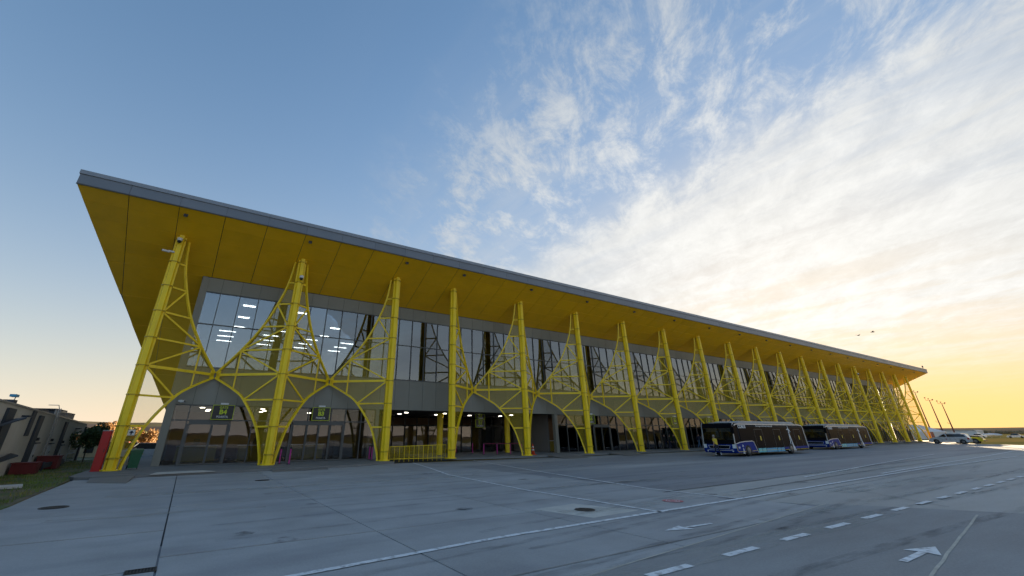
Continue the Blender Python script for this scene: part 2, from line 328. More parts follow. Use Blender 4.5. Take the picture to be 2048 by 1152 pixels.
# tyre rubber and old drips, thin worn films on the paving
def film(name, col, amt, sc_, st):
    m = bpy.data.materials.new(name); m.use_nodes = True; t = m.node_tree; t.nodes.clear()
    out = t.nodes.new('ShaderNodeOutputMaterial'); mx = t.nodes.new('ShaderNodeMixShader'); t.links.new(mx.outputs[0], out.inputs[0])
    tr = t.nodes.new('ShaderNodeBsdfTransparent'); d = t.nodes.new('ShaderNodeBsdfDiffuse'); d.inputs[0].default_value = (*col, 1)
    co = t.nodes.new('ShaderNodeTexCoord'); mp = t.nodes.new('ShaderNodeMapping'); mp.inputs['Scale'].default_value = st; t.links.new(co.outputs['Object'], mp.inputs[0])
    nz = t.nodes.new('ShaderNodeTexNoise'); t.links.new(mp.outputs[0], nz.inputs['Vector']); nz.inputs['Scale'].default_value = sc_; nz.inputs['Detail'].default_value = 8; nz.inputs['Roughness'].default_value = .7
    mr = t.nodes.new('ShaderNodeMapRange'); t.links.new(nz.outputs['Fac'], mr.inputs['Value']); mr.inputs['From Min'].default_value = .42; mr.inputs['From Max'].default_value = .68; mr.inputs['To Max'].default_value = amt
    t.links.new(mr.outputs[0], mx.inputs[0]); t.links.new(tr.outputs[0], mx.inputs[1]); t.links.new(d.outputs[0], mx.inputs[2]); return m
M['rubber'] = film('tyre_rubber_film', (.05, .05, .05), .27, 2.2, (.5, 2.5, 1)); M['dust'] = film('dust_film', (.55, .52, .46), .5, 1.4, (.35, 2, 1)); M['oil'] = film('oil_stain_film', (.06, .055, .05), .6, 3.0, (1, 1, 1))
rk = random.Random(21)
for k in range(22):
    x0 = rk.uniform(-2, 40); y0 = rk.uniform(3, 26); ln = rk.uniform(6, 22); dy = rk.uniform(-1.6, 1.6); w = rk.uniform(.16, .28); cv = rk.uniform(-.8, .8)
    for o_ in (0, 1.7):
        pts = [(x0+ln*i/16, y0+o_+dy*(i/16)+cv*(i/16)**2) for i in range(17)]
        strip('tyre_mark', pts, w, .0065+.0001*k, 'rubber', kind='structure')
for k in range(16):
    x0 = rk.uniform(-3, 30); y0 = rk.uniform(3, 24); ln = rk.uniform(4, 14); strip('dust_streak', [(x0+ln*i/10, y0+rk.uniform(-.06, .06)-.03*i) for i in range(11)], rk.uniform(.3, .9), .0095+.0001*k, 'dust', kind='structure')
for k in range(26):
    x0 = rk.uniform(-3, 24); y0 = rk.uniform(3, 27); r0 = rk.uniform(.08, .34); b = B(); n_ = 14
    b.add([(x0, y0, .0115)]+[(x0+r0*rk.uniform(.7, 1.2)*math.cos(i*6.283/n_), y0+r0*rk.uniform(.7, 1.2)*math.sin(i*6.283/n_), .0115) for i in range(n_)], [(0, i+1, (i+1) % n_+1) for i in range(n_)]); b.build('oil_stain', 'oil', kind='structure')
# painted lines
def line(name, pts, w, m='white', **kw): return strip(name, pts, w, .0125, m, kind='structure', **kw)
line('lane_line', wig([(1.0, 7.55), (5.7, 7.98), (15.6, 8.2), (35.7, 8.75), (60, 8.5)], 20, .006), .14)
line('lane_line', wig([(29.8, 8.95), (62, 10.2), (100, 12)], 20, .01), .14)
line('lane_line', wig([(24.5, 10.2), (38, 11.6), (60, 13.6)], 20, .01), .12)
line('lane_line', wig([(14.4, 33.3-2.4), (13.2, 26), (11.75, 20.9), (10.95, 13.8), (10.85, 7.95)], 16, .008), .12)
line('lane_line', wig([(19.7, 31.0), (16.9, 20.2), (14.95, 11.4), (15.0, 8.25)], 16, .008), .11)
for k in range(14):
    x = 6.0+2*k; line('lane_dash', wig([(x, 4.83), (x+1.0, 4.82)], 4, .004), .15)
def arrow(x, y, ang, l, w, hl, hw):
    ca, sa = math.cos(ang), math.sin(ang); P = [(0, -w/2), (l-hl, -w/2), (l-hl-.05, -hw), (l, 0), (l-hl-.05, hw), (l-hl, w/2), (0, w/2)]
    b = B(); b.add([(x+ca*a-sa*c, y+sa*a+ca*c, .0125) for a, c in P], [(0, 1, 5, 6), (1, 2, 3), (1, 3, 5), (5, 3, 4)])
    return b.build('lane_arrow', 'white', kind='structure')
arrow(10.45, 6.47, R(176.5), 1.58, .09, .66, .2); arrow(9.97, 3.12, 0, 1.70, .11, .70, .24)
b = B(); b.add([(12.86, 9.05, .0125)]+[(12.86+.3*math.cos(t*.2618), 9.05+.3*math.sin(t*.2618), .0125) for t in range(24)], [(0, i+1, (i+1) % 24+1) for i in range(24)])
rm = b.build('round_ground_mark', 'redpaint', kind='structure')
for t0, dr in ((.2, .19), (.2, .11)): strip('ring_line', [(12.86+dr*math.cos(t*.35), 9.05+dr*math.sin(t*.35)) for t in range(19)], .025, .0145, 'white', rm)
b = B(); b.prism([(8.42, 10.22), (10.02, 10.35), (10.62, 8.55), (8.8, 8.45)], -.01, .006); b.build('pale_patch', 'patchc', kind='structure')
def manhole(x, y, r, z, label):
    t = thing('manhole_cover', label, 'manhole cover', (x, y, z), group='manhole covers in the apron')
    b = B(); b.lathe([(r, 0), (r, .012), (r-.03, .012), (r-.03, .006)], n=28); b.build('rim', 'iron', t)
    b = B(); b.lathe([(r-.04, 0), (r-.04, .010)], n=28)
    for i in range(-3, 4):
        w = math.sqrt(max(.01, (r-.07)**2-(i*.075)**2)); b.box(-w, w, i*.075-.018, i*.075+.018, .010, .016)
    b.build('lid', 'iron', t)
manhole(9.48, 9.38, .27, .006, 'iron manhole cover in the pale concrete patch by the red mark')
manhole(-2.76, 18.1, .34, .003, 'iron manhole cover on the slabs near the grass verge')
manhole(3.38, 23.3, .31, .003, 'iron manhole cover on the slabs in front of gate B3')
t = thing('drain_grate', 'dark slotted drain grate at the lower left of the slabs', 'drain grate', (-.14, 9.14, .003))
B().box(-.2, .2, -.12, -.1, 0, .012).box(-.2, .2, .1, .12, 0, .012).box(-.2, -.18, -.1, .1, 0, .012).box(.18, .2, -.1, .1, 0, .012).build('frame', 'iron', t)
B().box(-.18, .18, -.1, .1, 0, .002).build('pit_shade_plate', 'dark', t)  # thin plate; near-black colour stands for the shade under the bars
for i in range(9): B().box(-.165+i*.0412-.008, -.165+i*.0412+.008, -.1, .1, .002, .010).build('bar', 'iron', t)

# raised walk along the facade, with a rounded left corner, and ramp plates down from it
KZ = .12; KY = 30.6
walk = B(); walk.prism([(-4.3, 36.0), (-4.3, 29.2), (-4.0, 28.5), (-3.3, 28.2), (9.5, 29.6), (13.1, 31.3), (13.1, 36)], -.02, KZ)
walk.build('raised_walk', 'kerb', kind='structure')
B().prism([(18.3, 33.0), (27, 32.0), (157, 32.0), (157, 62), (18.3, 62)], -.02, KZ).build('raised_walk', 'kerb', kind='structure')
B().prism([(13.1, 32.2), (18.3, 32.8), (18.3, 62), (13.1, 62)], -.9, -.02).build('dark_ramp_block', 'dark', kind='structure')  # block at ground level; near-black colour stands for the shaded drop
B().box(-4.3, 13.1, 36, 62, -.02, KZ).build('raised_walk', 'kerb', kind='structure')
def ramp_plate(poly_top, poly_low, label):      # wedge from the walk edge down to the apron
    (a, b_), (c, d) = poly_top, poly_low
    bb = B(); bb.add([(a[0], a[1], KZ+.012), (b_[0], b_[1], KZ+.012), (d[0], d[1], .012), (c[0], c[1], .012), (a[0], a[1], 0), (b_[0], b_[1], 0), (d[0], d[1], 0), (c[0], c[1], 0)],
                     [(0, 1, 2, 3), (4, 7, 6, 5), (0, 4, 5, 1), (1, 5, 6, 2), (2, 6, 7, 3), (3, 7, 4, 0)])
    bb.build('ramp_plate', 'plate', label=label, cat='ramp', group='ramp plates at the walk edge')
ramp_plate(((-3.5, 29.6), (-1.72, 29.0)), ((-3.25, 26.6), (-1.75, 25.3)), 'grey ramp plate below the first yellow column')
ramp_plate(((4.75, 30.2), (8.2, 30.4)), ((4.5, 28.0), (7.6, 28.2)), 'long grey ramp plate in front of gate B3')
for k, xx in enumerate([28.4, 36.6, 52.4, 60.4, 108.6, 116.6, 124.6, 132.6]):
    ramp_plate(((xx, 32.1), (xx+3.2, 32.1)), ((xx-.9, 29.0), (xx+2.0, 29.0)), ['grey ramp plate right of the traffic cones', 'grey ramp plate under the first A gate', 'grey ramp plate left of the front bus', 'grey ramp plate hidden behind the front bus nose', 'grey ramp plate right after the rear bus', 'second grey ramp plate after the rear bus', 'third grey ramp plate after the rear bus', 'grey ramp plate nearest the silver van'][k])
B().prism([(-1.1, 28.3), (-.9, 29.8), (1.2, 30.0), (1.75, 28.7)], KZ-.01, KZ+.006).build('pale_patch', 'patchc', kind='structure')

# ------------------------------------------------------------------ terminal building
WY = 35.65; XL, XR = -1.5, 147.1; MS = .5; ZS = 12.9
sofz = lambda y: ZS+MS*(WY-y)
xl = lambda y: -8.8+(y-30.15)*.2863
xr = lambda y: 155.6-(y-30.15)*.43
T = thing('terminal_building', 'long grey terminal with upper and ground floor glazing under a tilted yellow roof', 'building', (40, WY, 0))
T_inv = Vector((-40, -WY, 0))
def tb(b, name, m, parent=T, **kw):     # geometry given in world coordinates
    o = b.build(name, m, None, **kw); o.parent = parent; o.location = T_inv if parent is T else (0, 0, 0); return o
roof = tb(B().add([(xl(30.15), 30.17, 15.70), (155.6, 30.17, 15.70), (155.6, 30.17, 16.5), (xl(30.15), 30.17, 16.5),
                   (xl(WY), WY, ZS+.06), (xr(WY), WY, ZS+.06), (xr(WY), WY, 16.5), (xl(WY), WY, 16.5)],
                  [(0, 1, 2, 3), (0, 4, 5, 1), (1, 5, 6, 2), (0, 3, 7, 4), (3, 2, 6, 7), (4, 7, 6, 5)]).box(XL, XR, WY+.01, 62, 12.95, 16.5), 'roof', 'frame')
# soffit sheets: five rows, sheets 2.667 m wide
XJ = [-8.8]+[-6.28+2.6667*k for k in range(61)]+[155.6]
YJ = [30.15, 31.2, 32.38, 33.55, 34.72, WY]
g = .018; rest = B(); cnt = 0
def clampx(x, y): return min(max(x, xl(y)+.005), xr(y)-.005)
for i, (x0, x1) in enumerate(zip(XJ[:-1], XJ[1:])):
    for y0, y1 in zip(YJ[:-1], YJ[1:]):
        a = [(clampx(x0+g, y0), y0+g*.5), (clampx(x1-g, y0), y0+g*.5), (clampx(x1-g, y1), y1-g*.5), (clampx(x0+g, y1), y1-g*.5)]
        if abs(a[0][0]-a[1][0])+abs(a[2][0]-a[3][0]) < .1: continue
        b = rest if i >= 55 else B()
        b.add([(x, y, sofz(y)) for x, y in a]+[(x, y, sofz(y)+.03) for x, y in a], [(0, 1, 2, 3), (7, 6, 5, 4), (0, 4, 5, 1), (1, 5, 6, 2), (2, 6, 7, 3), (3, 7, 4, 0)])
        if b is not rest: tb(b, 'soffit_panel', 'soffit', roof); cnt += 1
o = tb(rest, 'soffit_panel', 'soffit', roof); o['kind'] = 'stuff'
# end wing of the yellow underside running down beside the left wall
YW = [WY, 38.6, 41.6, 44.6, 47.6, 50.6, 53.6]
lw = B()
lw.add([(xl(WY), WY, ZS+.05), (XL-.02, WY, ZS+.05), (XL-.02, 54, sofz(54)+.05), (xl(54), 54, sofz(54)+.05), (xl(WY), WY, ZS+.35), (XL-.02, WY, ZS+.35), (XL-.02, 54, sofz(54)+.35), (xl(54), 54, sofz(54)+.35)],
       [(0, 1, 2, 3), (7, 6, 5, 4), (0, 4, 5, 1), (1, 5, 6, 2), (2, 6, 7, 3), (3, 7, 4, 0)])
wing = tb(lw, 'roof_wing', 'fascia')
for x0, x1 in ((-8.8, -6.28), (-6.28, -3.61), (-3.61, XL-.02)):
    for y0, y1 in zip(YW[:-1], YW[1:]):
        cl = lambda x, y: max(x, xl(y)+.005)
        a = [(cl(x0+g, y0), y0+g), (cl(x1-g, y0), y0+g), (cl(x1-g, y1), y1-g), (cl(x0+g, y1), y1-g)]
        if abs(a[0][0]-a[1][0])+abs(a[2][0]-a[3][0]) < .1: continue
        tb(B().add([(x, y, sofz(y)) for x, y in a]+[(x, y, sofz(y)+.03) for x, y in a], [(0, 1, 2, 3), (7, 6, 5, 4), (0, 4, 5, 1), (1, 5, 6, 2), (2, 6, 7, 3), (3, 7, 4, 0)]), 'soffit_panel', 'soffit', wing)
# right end wing, mirrored
rw = B(); xq = lambda y: 155.6-(y-30.15)*.43
tb(B().add([(XR+.02, WY+.02, ZS), (xr(WY), WY+.02, ZS), (XR+.02, 49, sofz(49)), (XR+.02, WY+.02, ZS+.4), (xr(WY), WY+.02, ZS+.4), (XR+.02, 49, sofz(49)+.4)], [(0, 1, 2), (5, 4, 3), (0, 3, 4, 1), (1, 4, 5, 2), (2, 5, 3, 0)]), 'roof_wing', 'soffit')
# fascia sheets and coping
for x0, x1 in zip(XJ[:-1], XJ[1:]):
    tb(B().box(x0+.008, x1-.008, 30.13, 30.165, 15.66, 16.30), 'fascia_panel', 'fascia', roof)
for k in range(0, 62, 4):
    x0 = XJ[k]; x1 = XJ[min(k+4, 62)]; tb(B().box(x0-(.04 if k == 0 else -.006), x1-.006+(.05 if k >= 58 else 0), 30.07, 30.30, 16.30, 16.56), 'coping', 'coping', roof)
tb(B().box(-8.8, 155.6, 30.12, 30.20, 15.60, 15.645), 'drip_edge', 'frame', roof)
# walls
tb(B().box(XL, XL+.3, WY+.02, 61.9, KZ, 12.94), 'end_wall', 'clad')
tb(B().box(XR-.3, XR, WY+.02, 61.9, KZ, 12.94), 'end_wall', 'clad')
tb(B().box(XL+.3, XR-.3, 61.6, 61.9, KZ, 12.9), 'back_wall', 'inner')
# interior shell
tb(B().box(XL+.31, XR-.31, WY+.35, 61.59, 12.5, 12.55), 'upper_ceiling', 'ceil')
tb(B().box(XL+.31, XR-.31, WY+.30, 61.59, 4.0, 6.25), 'floor_slab', 'inner')
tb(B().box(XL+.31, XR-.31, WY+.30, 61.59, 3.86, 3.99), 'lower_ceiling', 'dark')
tb(B().box(XL+.31, XR-.31, 60, 60.2, 6.26, 12.49), 'upper_partition', 'inner')
tb(B().box(XL+.31, 13, 47, 47.2, KZ, 3.85), 'lower_partition', 'innerw')
tb(B().box(33.2, XR-.31, 45, 45.2, KZ, 3.85), 'lower_partition', 'innerw')
tb(B().box(12.95, 13.15, 37, 47, KZ, 3.85), 'lower_partition', 'inner')
tb(B().box(33.0, 33.2, 37, 47, KZ, 3.85), 'lower_partition', 'inner')
tb(B().box(XL+.31, 13.0, WY+.3, 47, KZ, KZ+.01), 'hall_floor', 'floor')
tb(B().box(33.2, XR-.31, WY+.3, 45, KZ, KZ+.01), 'hall_floor', 'floor')
# ceiling lamps: upper hall and ground floor
lm = B().box(-.48, .48, -.15, .15, -.03, 0).mesh('ceiling_lamp', 'lamp'); lm3 = B().box(-.8, .8, -.05, .05, -.03, 0).mesh('ceiling_lamp', 'lamp'); lm2 = B().box(-.16, .16, -.08, .08, -.03, 0).mesh('ceiling_lamp', 'lamp')
def lamp(x, y, z, me): o = obj('ceiling_lamp', me, T, Vector((x, y, z))+T_inv); return o
for k in range(33):
    x = 2.3+4.45*k
    for y in (37.9, 41.0, 45.6, 50.2): lamp(x, y, 12.47, lm)
    for y in (53.0, 56.0, 59.0): lamp(x-.9, y, 12.47, lm3)
for k in range(34):
    x = .6+4.2*k
    for y in (39.4, 42.2, 44.3):
        lamp(x+(.5 if y > 40 else 0), y, 3.84, lm2)
# glazing grid
XG = [XL+.45]+[-.1+1.33333*k for k in range(0, 110)]+[XR-.35]
tb(B().box(XL, XL+.45, WY-.02, WY+.3, KZ, 12.85), 'corner_post', 'clad')
tb(B().box(XR-.35, XR, WY-.02, WY+.3, KZ, 12.85), 'corner_post', 'clad')
ug = tb(B().box(XL+.45, XR-.35, WY+.02, WY+.16, 9.31, 9.39).box(XL+.45, XR-.35, WY-.01, WY+.16, 11.72, 11.80).box(XL+.45, XR-.35, WY-.01, WY+.16, 6.28, 6.36), 'upper_glazing_frame', 'frame')
cl_ = tb(B().box(XL+.45, XR-.35, WY+.08, WY+.25, 11.8, 12.88).box(XL+.45, XR-.35, WY+.08, WY+.25, 3.83, 6.28), 'cladding_backing', 'dark')
mul = B().box(-.028, .028, -.03, .14, 6.36, 11.72).mesh('mullion', 'frame')
panes = {}
def pane(x0, x1, z0, z1, parent, m, y=WY+.06):
    w = round(x1-x0, 3); h = round(z1-z0, 3); key = (w, h, m)
    if key not in panes: panes[key] = B().box(-w/2, w/2, -.006, .006, 0, h).mesh('glass_pane', m)
    o = obj('glass_pane', panes[key], parent, ((x0+x1)/2, y, z0)); o.rotation_euler = (random.gauss(0, .0022), 0, random.gauss(0, .0022)); return o
pan = {}
def panel(x0, x1, z0, z1, parent, y=WY):
    w = round(x1-x0, 3); h = round(z1-z0, 3)
    if (w, h) not in pan: pan[(w, h)] = B().box(-w/2, w/2, -.0, .06, 0, h).mesh('cladding_panel', 'clad')
    return obj('cladding_panel', pan[(w, h)], parent, ((x0+x1)/2, y, z0))
for x0, x1 in zip(XG[:-1], XG[1:]):
    obj('mullion', mul, ug, (x1, WY, 0))
    pane(x0+.02, x1-.02, 9.39, 11.72, ug, 'glass'); pane(x0+.02, x1-.02, 6.36, 9.31, ug, 'glass')
    panel(x0+.008, x1-.008, 11.80, 12.87, cl_)
    panel(x0+.008, x1-.008, 3.84, 6.27, cl_)
# ground floor glazing
GX1 = [XL+.45, -.17, 1.36, 2.42, 3.83, 5.16, 6.52, 7.63, 8.51, 9.36, 10.5, 11.8, 13.0]
GX2 = [33.3+1.3333*k for k in range(86)]
gg = tb(B().box(XL+.45, 13.0, WY+.0, WY+.14, 2.80, 2.88).box(XL+.45, 13, WY-.01, WY+.14, 3.76, 3.83).box(33.3, XR-.35, WY, WY+.14, 2.80, 2.88).box(33.3, XR-.35, WY-.01, WY+.14, 3.76, 3.83)
        .box(XL+.45, 13, WY, WY+.14, KZ, .18).box(33.3, XR-.35, WY, WY+.14, KZ, .18), 'ground_glazing_frame', 'frame')
gm = B().box(-.03, .03, -.03, .14, .18, 3.76).mesh('mullion', 'frame')
for G in (GX1, GX2):
    for i, (x0, x1) in enumerate(zip(G[:-1], G[1:])):
        obj('mullion', gm, gg, (x1, WY, 0))
        if x1 > 110: pane(x0+.03, x1-.03, .18, 3.76, gg, 'gglass'); continue
        pane(x0+.03, x1-.03, 2.88, 3.76, gg, 'gglass'); pane(x0+.03, x1-.03, .18, 2.80, gg, 'gglass')
def door(x0, x1, leaves):       # sliding door surround with leaves just proud of the wall
    d = tb(B().box(x0-.07, x0+.07, WY-.09, WY-.035, KZ, 2.62).box(x1-.07, x1+.07, WY-.09, WY-.035, KZ, 2.62).box(x0+.07, x1-.07, WY-.12, WY-.035, 2.58, 2.80), 'sliding_door', 'frame')
    for a, b_ in zip(leaves[:-1], leaves[1:]):
        obj('door_leaf', B().box(a+.02, a+.07, WY-.075, WY-.045, KZ+.02, 2.57).box(b_-.07, b_-.02, WY-.075, WY-.045, KZ+.02, 2.57).box(a+.07, b_-.07, WY-.075, WY-.045, KZ+.02, KZ+.10).mesh('door_leaf', 'frame'), d)
door(-.1, 2.42, [-.03, 1.36, 2.35]); door(6.52, 10.45, [6.6, 7.63, 8.51, 9.36, 10.38]); door(38.6, 41.3, [38.7, 39.95, 41.2]); door(53.3, 56.0, [53.4, 54.65, 55.9])
# open passage between the third column and x=33: soffit, side posts, set back glazing
tb(B().box(13.0, 13.3, WY-.02, WY+.4, KZ, 3.83), 'passage_post', 'clad'); tb(B().box(32.9, 33.3, WY-.02, WY+.4, KZ, 3.83), 'passage_post', 'clad')
pg = tb(B().box(13.3, 32.9, 43.0, 43.15, 2.7, 2.85).box(13.3, 32.9, 43.0, 43.15, 3.7, 3.86), 'passage_frame', 'dark')
pm = B().box(-.04, .04, -.04, .12, KZ, 3.8).mesh('mullion', 'dark')
for k in range(15):
    obj('mullion', pm, pg, (13.5+1.36*k, 43, 0)); pane(13.5+1.36*k+.04, 13.5+1.36*(k+1)-.04, KZ, 2.7, pg, 'gglass', 43.05)
tb(B().box(13.2, 33, 50, 50.1, KZ, 3.8), 'passage_back', 'innerw')
M['olive'] = mat('olive_yellow_glass_tone', (.34, .26, .03), .5, var=.2, scale=.8); M['seatp'] = mat('grey_seat_shell', (.10, .10, .11), .5)
for k, (x, lb) in enumerate(((.9, 'added yellow counter standing in for reflections behind the B4 doors'), (5.0, 'added yellow counter standing in for reflections between the B doors'), (8.9, 'added yellow counter standing in for reflections behind the B3 doors'), (36.0, 'added yellow counter standing in for reflections left of gate A5'), (44.5, 'added yellow counter standing in for reflections right of gate A5'))):
    q = thing('tint_counter', lb, 'counter', (x, 40.5, KZ+.01), group='added counters inside the hall')  # added counters whose yellow stands in for wing reflections in the glass
    B().box(-1.3, 1.3, -.3, .3, 0, 1.02).build('body', 'olive', q); B().box(-1.36, 1.36, -.38, .34, 1.02, 1.08).build('worktop', 'whitep', q); B().box(-.3, .1, -.05, 0, 1.2, 1.55).box(-.14, -.06, -.03, .0, 1.08, 1.2).build('monitor', 'blackp', q)
for x in (15.4, 21.2, 29.5):
    tb(B().lathe([(.30, KZ-.9), (.30, 3.85)], (x, 39.6, 0), 14), 'inner_column', 'yellow')

# ------------------------------------------------------------------ yellow columns
CY = 32.6
WD = Vector((4, 3, 0))          # wing from pole to joint
SZ = [(14.45, .105), (12.58, .16), (10.88, .275), (9.2, .44), (7.52, .69), (5.95, .985)]
SL = [(5.62, .985), (4.85, .69), (4.12, .495), (2.42, .247), (.73, .127), (.12, .107)]
def smooth(pts, k=6):           # Catmull-Rom through (s,z)
    out = []; P = [pts[0]]+list(pts)+[pts[-1]]
    for i in range(1, len(P)-2):
        for j in range(k):
            t = j/k; r = []
            for c in (0, 1):
                p0, p1, p2, p3 = P[i-1][c], P[i][c], P[i+1][c], P[i+2][c]
                r.append(.5*((2*p1)+(-p0+p2)*t+(2*p0-5*p1+4*p2-p3)*t*t+(-p0+3*p1-3*p2+p3)*t**3))
            out.append(tuple(r))
    out.append(pts[-1]); return out
up_c = smooth([(s, z) for z, s in SZ]); lo_c = smooth([(s, z) for z, s in SL])
RINGS = [.73, 2.42, 4.12, 5.82, 7.52, 9.22, 10.92, 12.6, 14.25]
def s_at(z):
    c = up_c if z > 5.8 else lo_c
    return min(c, key=lambda p: abs(p[1]-z))[0]
WM = {}
def wing_parts(sg):
    nrm = Vector((3*sg*-1, 4, 0)).normalized() if sg > 0 else Vector((3, 4, 0)).normalized()
    P = lambda s, z: Vector((4*s*sg, 3*s, z)); S0 = .055
    W_ = []
    W_.append(('upper_chord', B().ribbon([P(s, z) for s, z in up_c], .16, .12, nrm).mesh('upper_chord', 'yellow')))
    W_.append(('lower_arch', B().ribbon([P(s, z) for s, z in lo_c], .16, .12, nrm).mesh('lower_arch', 'yellow')))
    for z in RINGS[1:-1]:
        s1 = s_at(z) if abs(z-5.82) > .1 else .98
        W_.append(('strut', B().bar(P(S0, z), P(s1-.005, z), .10, .11 if abs(z-5.82) > .1 else .17).mesh('strut', 'yellow')))
    for (sa, za), (sb, zb) in (((.06, 5.90), (.68, 7.47)), ((.06, 5.74), (.49, 4.17)), ((.06, 9.14), (.68, 7.57)), ((.06, 9.3), (.27, 10.86))):
        W_.append(('diagonal', B().bar(P(sa, za), P(sb, zb), .09, .10).mesh('diagonal', 'yellow')))
    W_.append(('post', B().bar(P(.69, 7.46), P(.69, 4.88), .10, .10).mesh('post', 'yellow')))
    W_.append(('joint_plate', B().bar(P(.955, 5.5), P(.955, 6.1), .10, .24, P(1, 0)-P(0, 0)).mesh('joint_plate', 'yellow')))
    # perforated screen in the wing plane, set 3 cm behind the bars
    off = nrm*.07; b = B(); n = 40; vs = []
    for i in range(n+1):
        z = .15+(14.3-.15)*i/n
        if 5.62 <= z <= 5.95: s1 = .98
        else: s1 = s_at(z)
        vs += [P(S0, z)+off, P(max(s1-.008, S0+.01), z)+off]
    b.add(vs, [(2*i, 2*i+1, 2*i+3, 2*i+2) for i in range(n)])
    W_.append(('mesh_screen', b.mesh('mesh_screen', 'screen')))
    return W_
WL, WR = wing_parts(-1), wing_parts(1)
pole = B(); pp = [(-.20, -.06), (-.13, -.22), (.13, -.22), (.20, -.06), (.20, .12), (-.20, .12)]
pole.prism(pp, .14, 14.62); pole_m = pole.mesh('pole', 'yellow')
flg = [B().box(sx*.25-.045, sx*.25+.045, -.04, .10, .14, 14.55).mesh('flange', 'yellow') for sx in (-1, 1)]
ring_m = B().prism([(-.33, .02), (-.25, -.16), (-.15, -.26), (.15, -.26), (.25, -.16), (.33, .02), (.33, .14), (-.33, .14)], -.03, .03).mesh('ring', 'yellow_dk')
base_m = B().prism([(-.45, .30), (-.40, -.12), (-.22, -.30), (.22, -.30), (.40, -.12), (.45, .30)], .115, .19).mesh('base_plate', 'yellow')
bolt_m = B()
for i in range(9): bolt_m.lathe([(.018, 0), (.018, .035)], (-.32+i*.08, -.28+.16*abs(i-4)/4, .73+.03), 6)
bolt_m = bolt_m.mesh('bolt_row', 'yellow_dk')
back_m = B().box(-.30, .30, .125, .14, .14, 14.5).mesh('back_plate', 'yellow_dk')
CX = [-3.2, 4.83, 12.83]+[18.57+8.0*k for k in range(17)]
NTH = ['first', 'second', 'third', 'fourth', 'fifth', 'sixth', 'seventh', 'eighth', 'ninth', 'tenth', 'eleventh', 'twelfth', 'thirteenth', 'fourteenth', 'fifteenth', 'sixteenth', 'seventeenth', 'eighteenth', 'nineteenth', 'last']
EXTRA = {0: 'leftmost yellow truss column, with two cameras and the red cabinet at its foot', 1: 'yellow winged truss column between gates B4 and B3', 2: 'yellow truss column left of the sunken ramp, winged on its left side only', 3: 'yellow truss column right of the sunken ramp, winged on its right side only', 4: 'fifth yellow truss column from the left, with traffic cones at its foot',
         5: 'sixth yellow truss column from the left, beside the gate A5 sign', 7: 'eighth yellow truss column from the left, beside the gate A4 sign', 8: 'ninth yellow truss column from the left, behind the front bus nose', 19: 'rightmost yellow truss column, with a dark red board at its foot'}
for i, x in enumerate(CX):
    t = thing('column_truss', EXTRA.get(i, NTH[i]+' yellow truss column from the left along the terminal'), 'column', (x, CY, 0), group='yellow truss columns along the terminal')
    obj('pole', pole_m, t); obj('flange', flg[0], t); obj('flange', flg[1], t); obj('back_plate', back_m, t); obj('base_plate', base_m, t); obj('bolt_row', bolt_m, t)
    for z in RINGS: obj('ring', ring_m, t, (0, 0, z))
    if i not in (0, 3):
        for nme, me in WL: obj(nme, me, t)
    if i not in (2, 19):
        for nme, me in WR: obj(nme, me, t)

# ------------------------------------------------------------------ fixtures on the terminal
M['navy'] = mat('sign_navy', (.008, .012, .018), .35)
M['lime'] = mat('sign_lime', (.55, .68, .02), .5, var=.04)
M['signw'] = mat('sign_white', (.70, .72, .72), .5, var=.04)
M['galv'] = mat('galvanised_steel', (.33, .34, .35), .45, .6, var=.15)
def gate_sign(x0, y, z0, code, label, w=1.33, h=.95):
    t = thing('gate_sign', label, 'sign', (x0+w/2, y, z0), group='gate signs')
    B().box(-w/2+.03, w/2-.03, 0, .07, .03, h-.03).build('board', 'navy', t)
    B().box(-w/2, w/2, -.012, .08, 0, .03).box(-w/2, w/2, -.012, .08, h-.03, h).box(-w/2, -w/2+.03, -.012, .08, .03, h-.03).box(w/2-.03, w/2, -.012, .08, .03, h-.03).build('border', 'lime', t)
    obj('gate_word', text_mesh('GATE', .21, 'lime', .004, 1.0), t, (0, -.008, h*.82))
    obj('gate_code', text_mesh(code, .40, 'lime', .016, 1.1), t, (0, -.008, h*.51))
    obj('gate_word', text_mesh('POARTA', .19, 'signw', .003, .95), t, (0, -.008, h*.19))
    B().box(-.24, .24, -.10, .09, h+.02, h+.13).build('sign_lamp', 'whitep', t)
    B().box(-.18, .18, .07, .20, h*.3, h*.7).build('bracket', 'frame', t)
gate_sign(1.16, 35.35, 2.88, 'B4', 'dark gate B4 sign with lime border above the leftmost doors')
gate_sign(7.82, 35.35, 2.90, 'B3', 'dark gate B3 sign with lime border')
gate_sign(37.4, 35.35, 2.92, 'A5', 'dark gate A5 sign half behind the sixth yellow column')
gate_sign(53.0, 35.35, 2.92, 'A4', 'dark gate A4 sign beside the eighth yellow column')
gate_sign(60.9, 35.35, 2.95, 'A3', 'dark gate A3 sign above the front bus windscreen')
gate_sign(25.05, 39.0, 2.55, 'B1', 'solid board modelling the gate B1 sign reflection in the open passage', 1.16, .80)  # lower board models the reflection of the upper sign
gate_sign(25.05, 39.0, 3.42, 'B1', 'upper gate B1 sign tucked under the passage ceiling', 1.16, .42)
def dome_cam(x, y, z, label):
    t = thing('dome_camera', label, 'camera', (x, y, z), group='security cameras')
    B().lathe([(.07, .12), (.15, .10), (.16, -.06), (.14, -.10)], n=14).build('housing', 'whitep', t, True)
    B().lathe([(.13, -.10), (.12, -.19), (.06, -.25), (.01, -.26)], n=14).build('dome', 'blackp', t, True)
    B().bar((0, 0, .08), (0, .22, .08), .07, .07).build('bracket', 'whitep', t)
dome_cam(-3.25, 32.16, 14.1, 'white dome camera at the top of the leftmost yellow column')
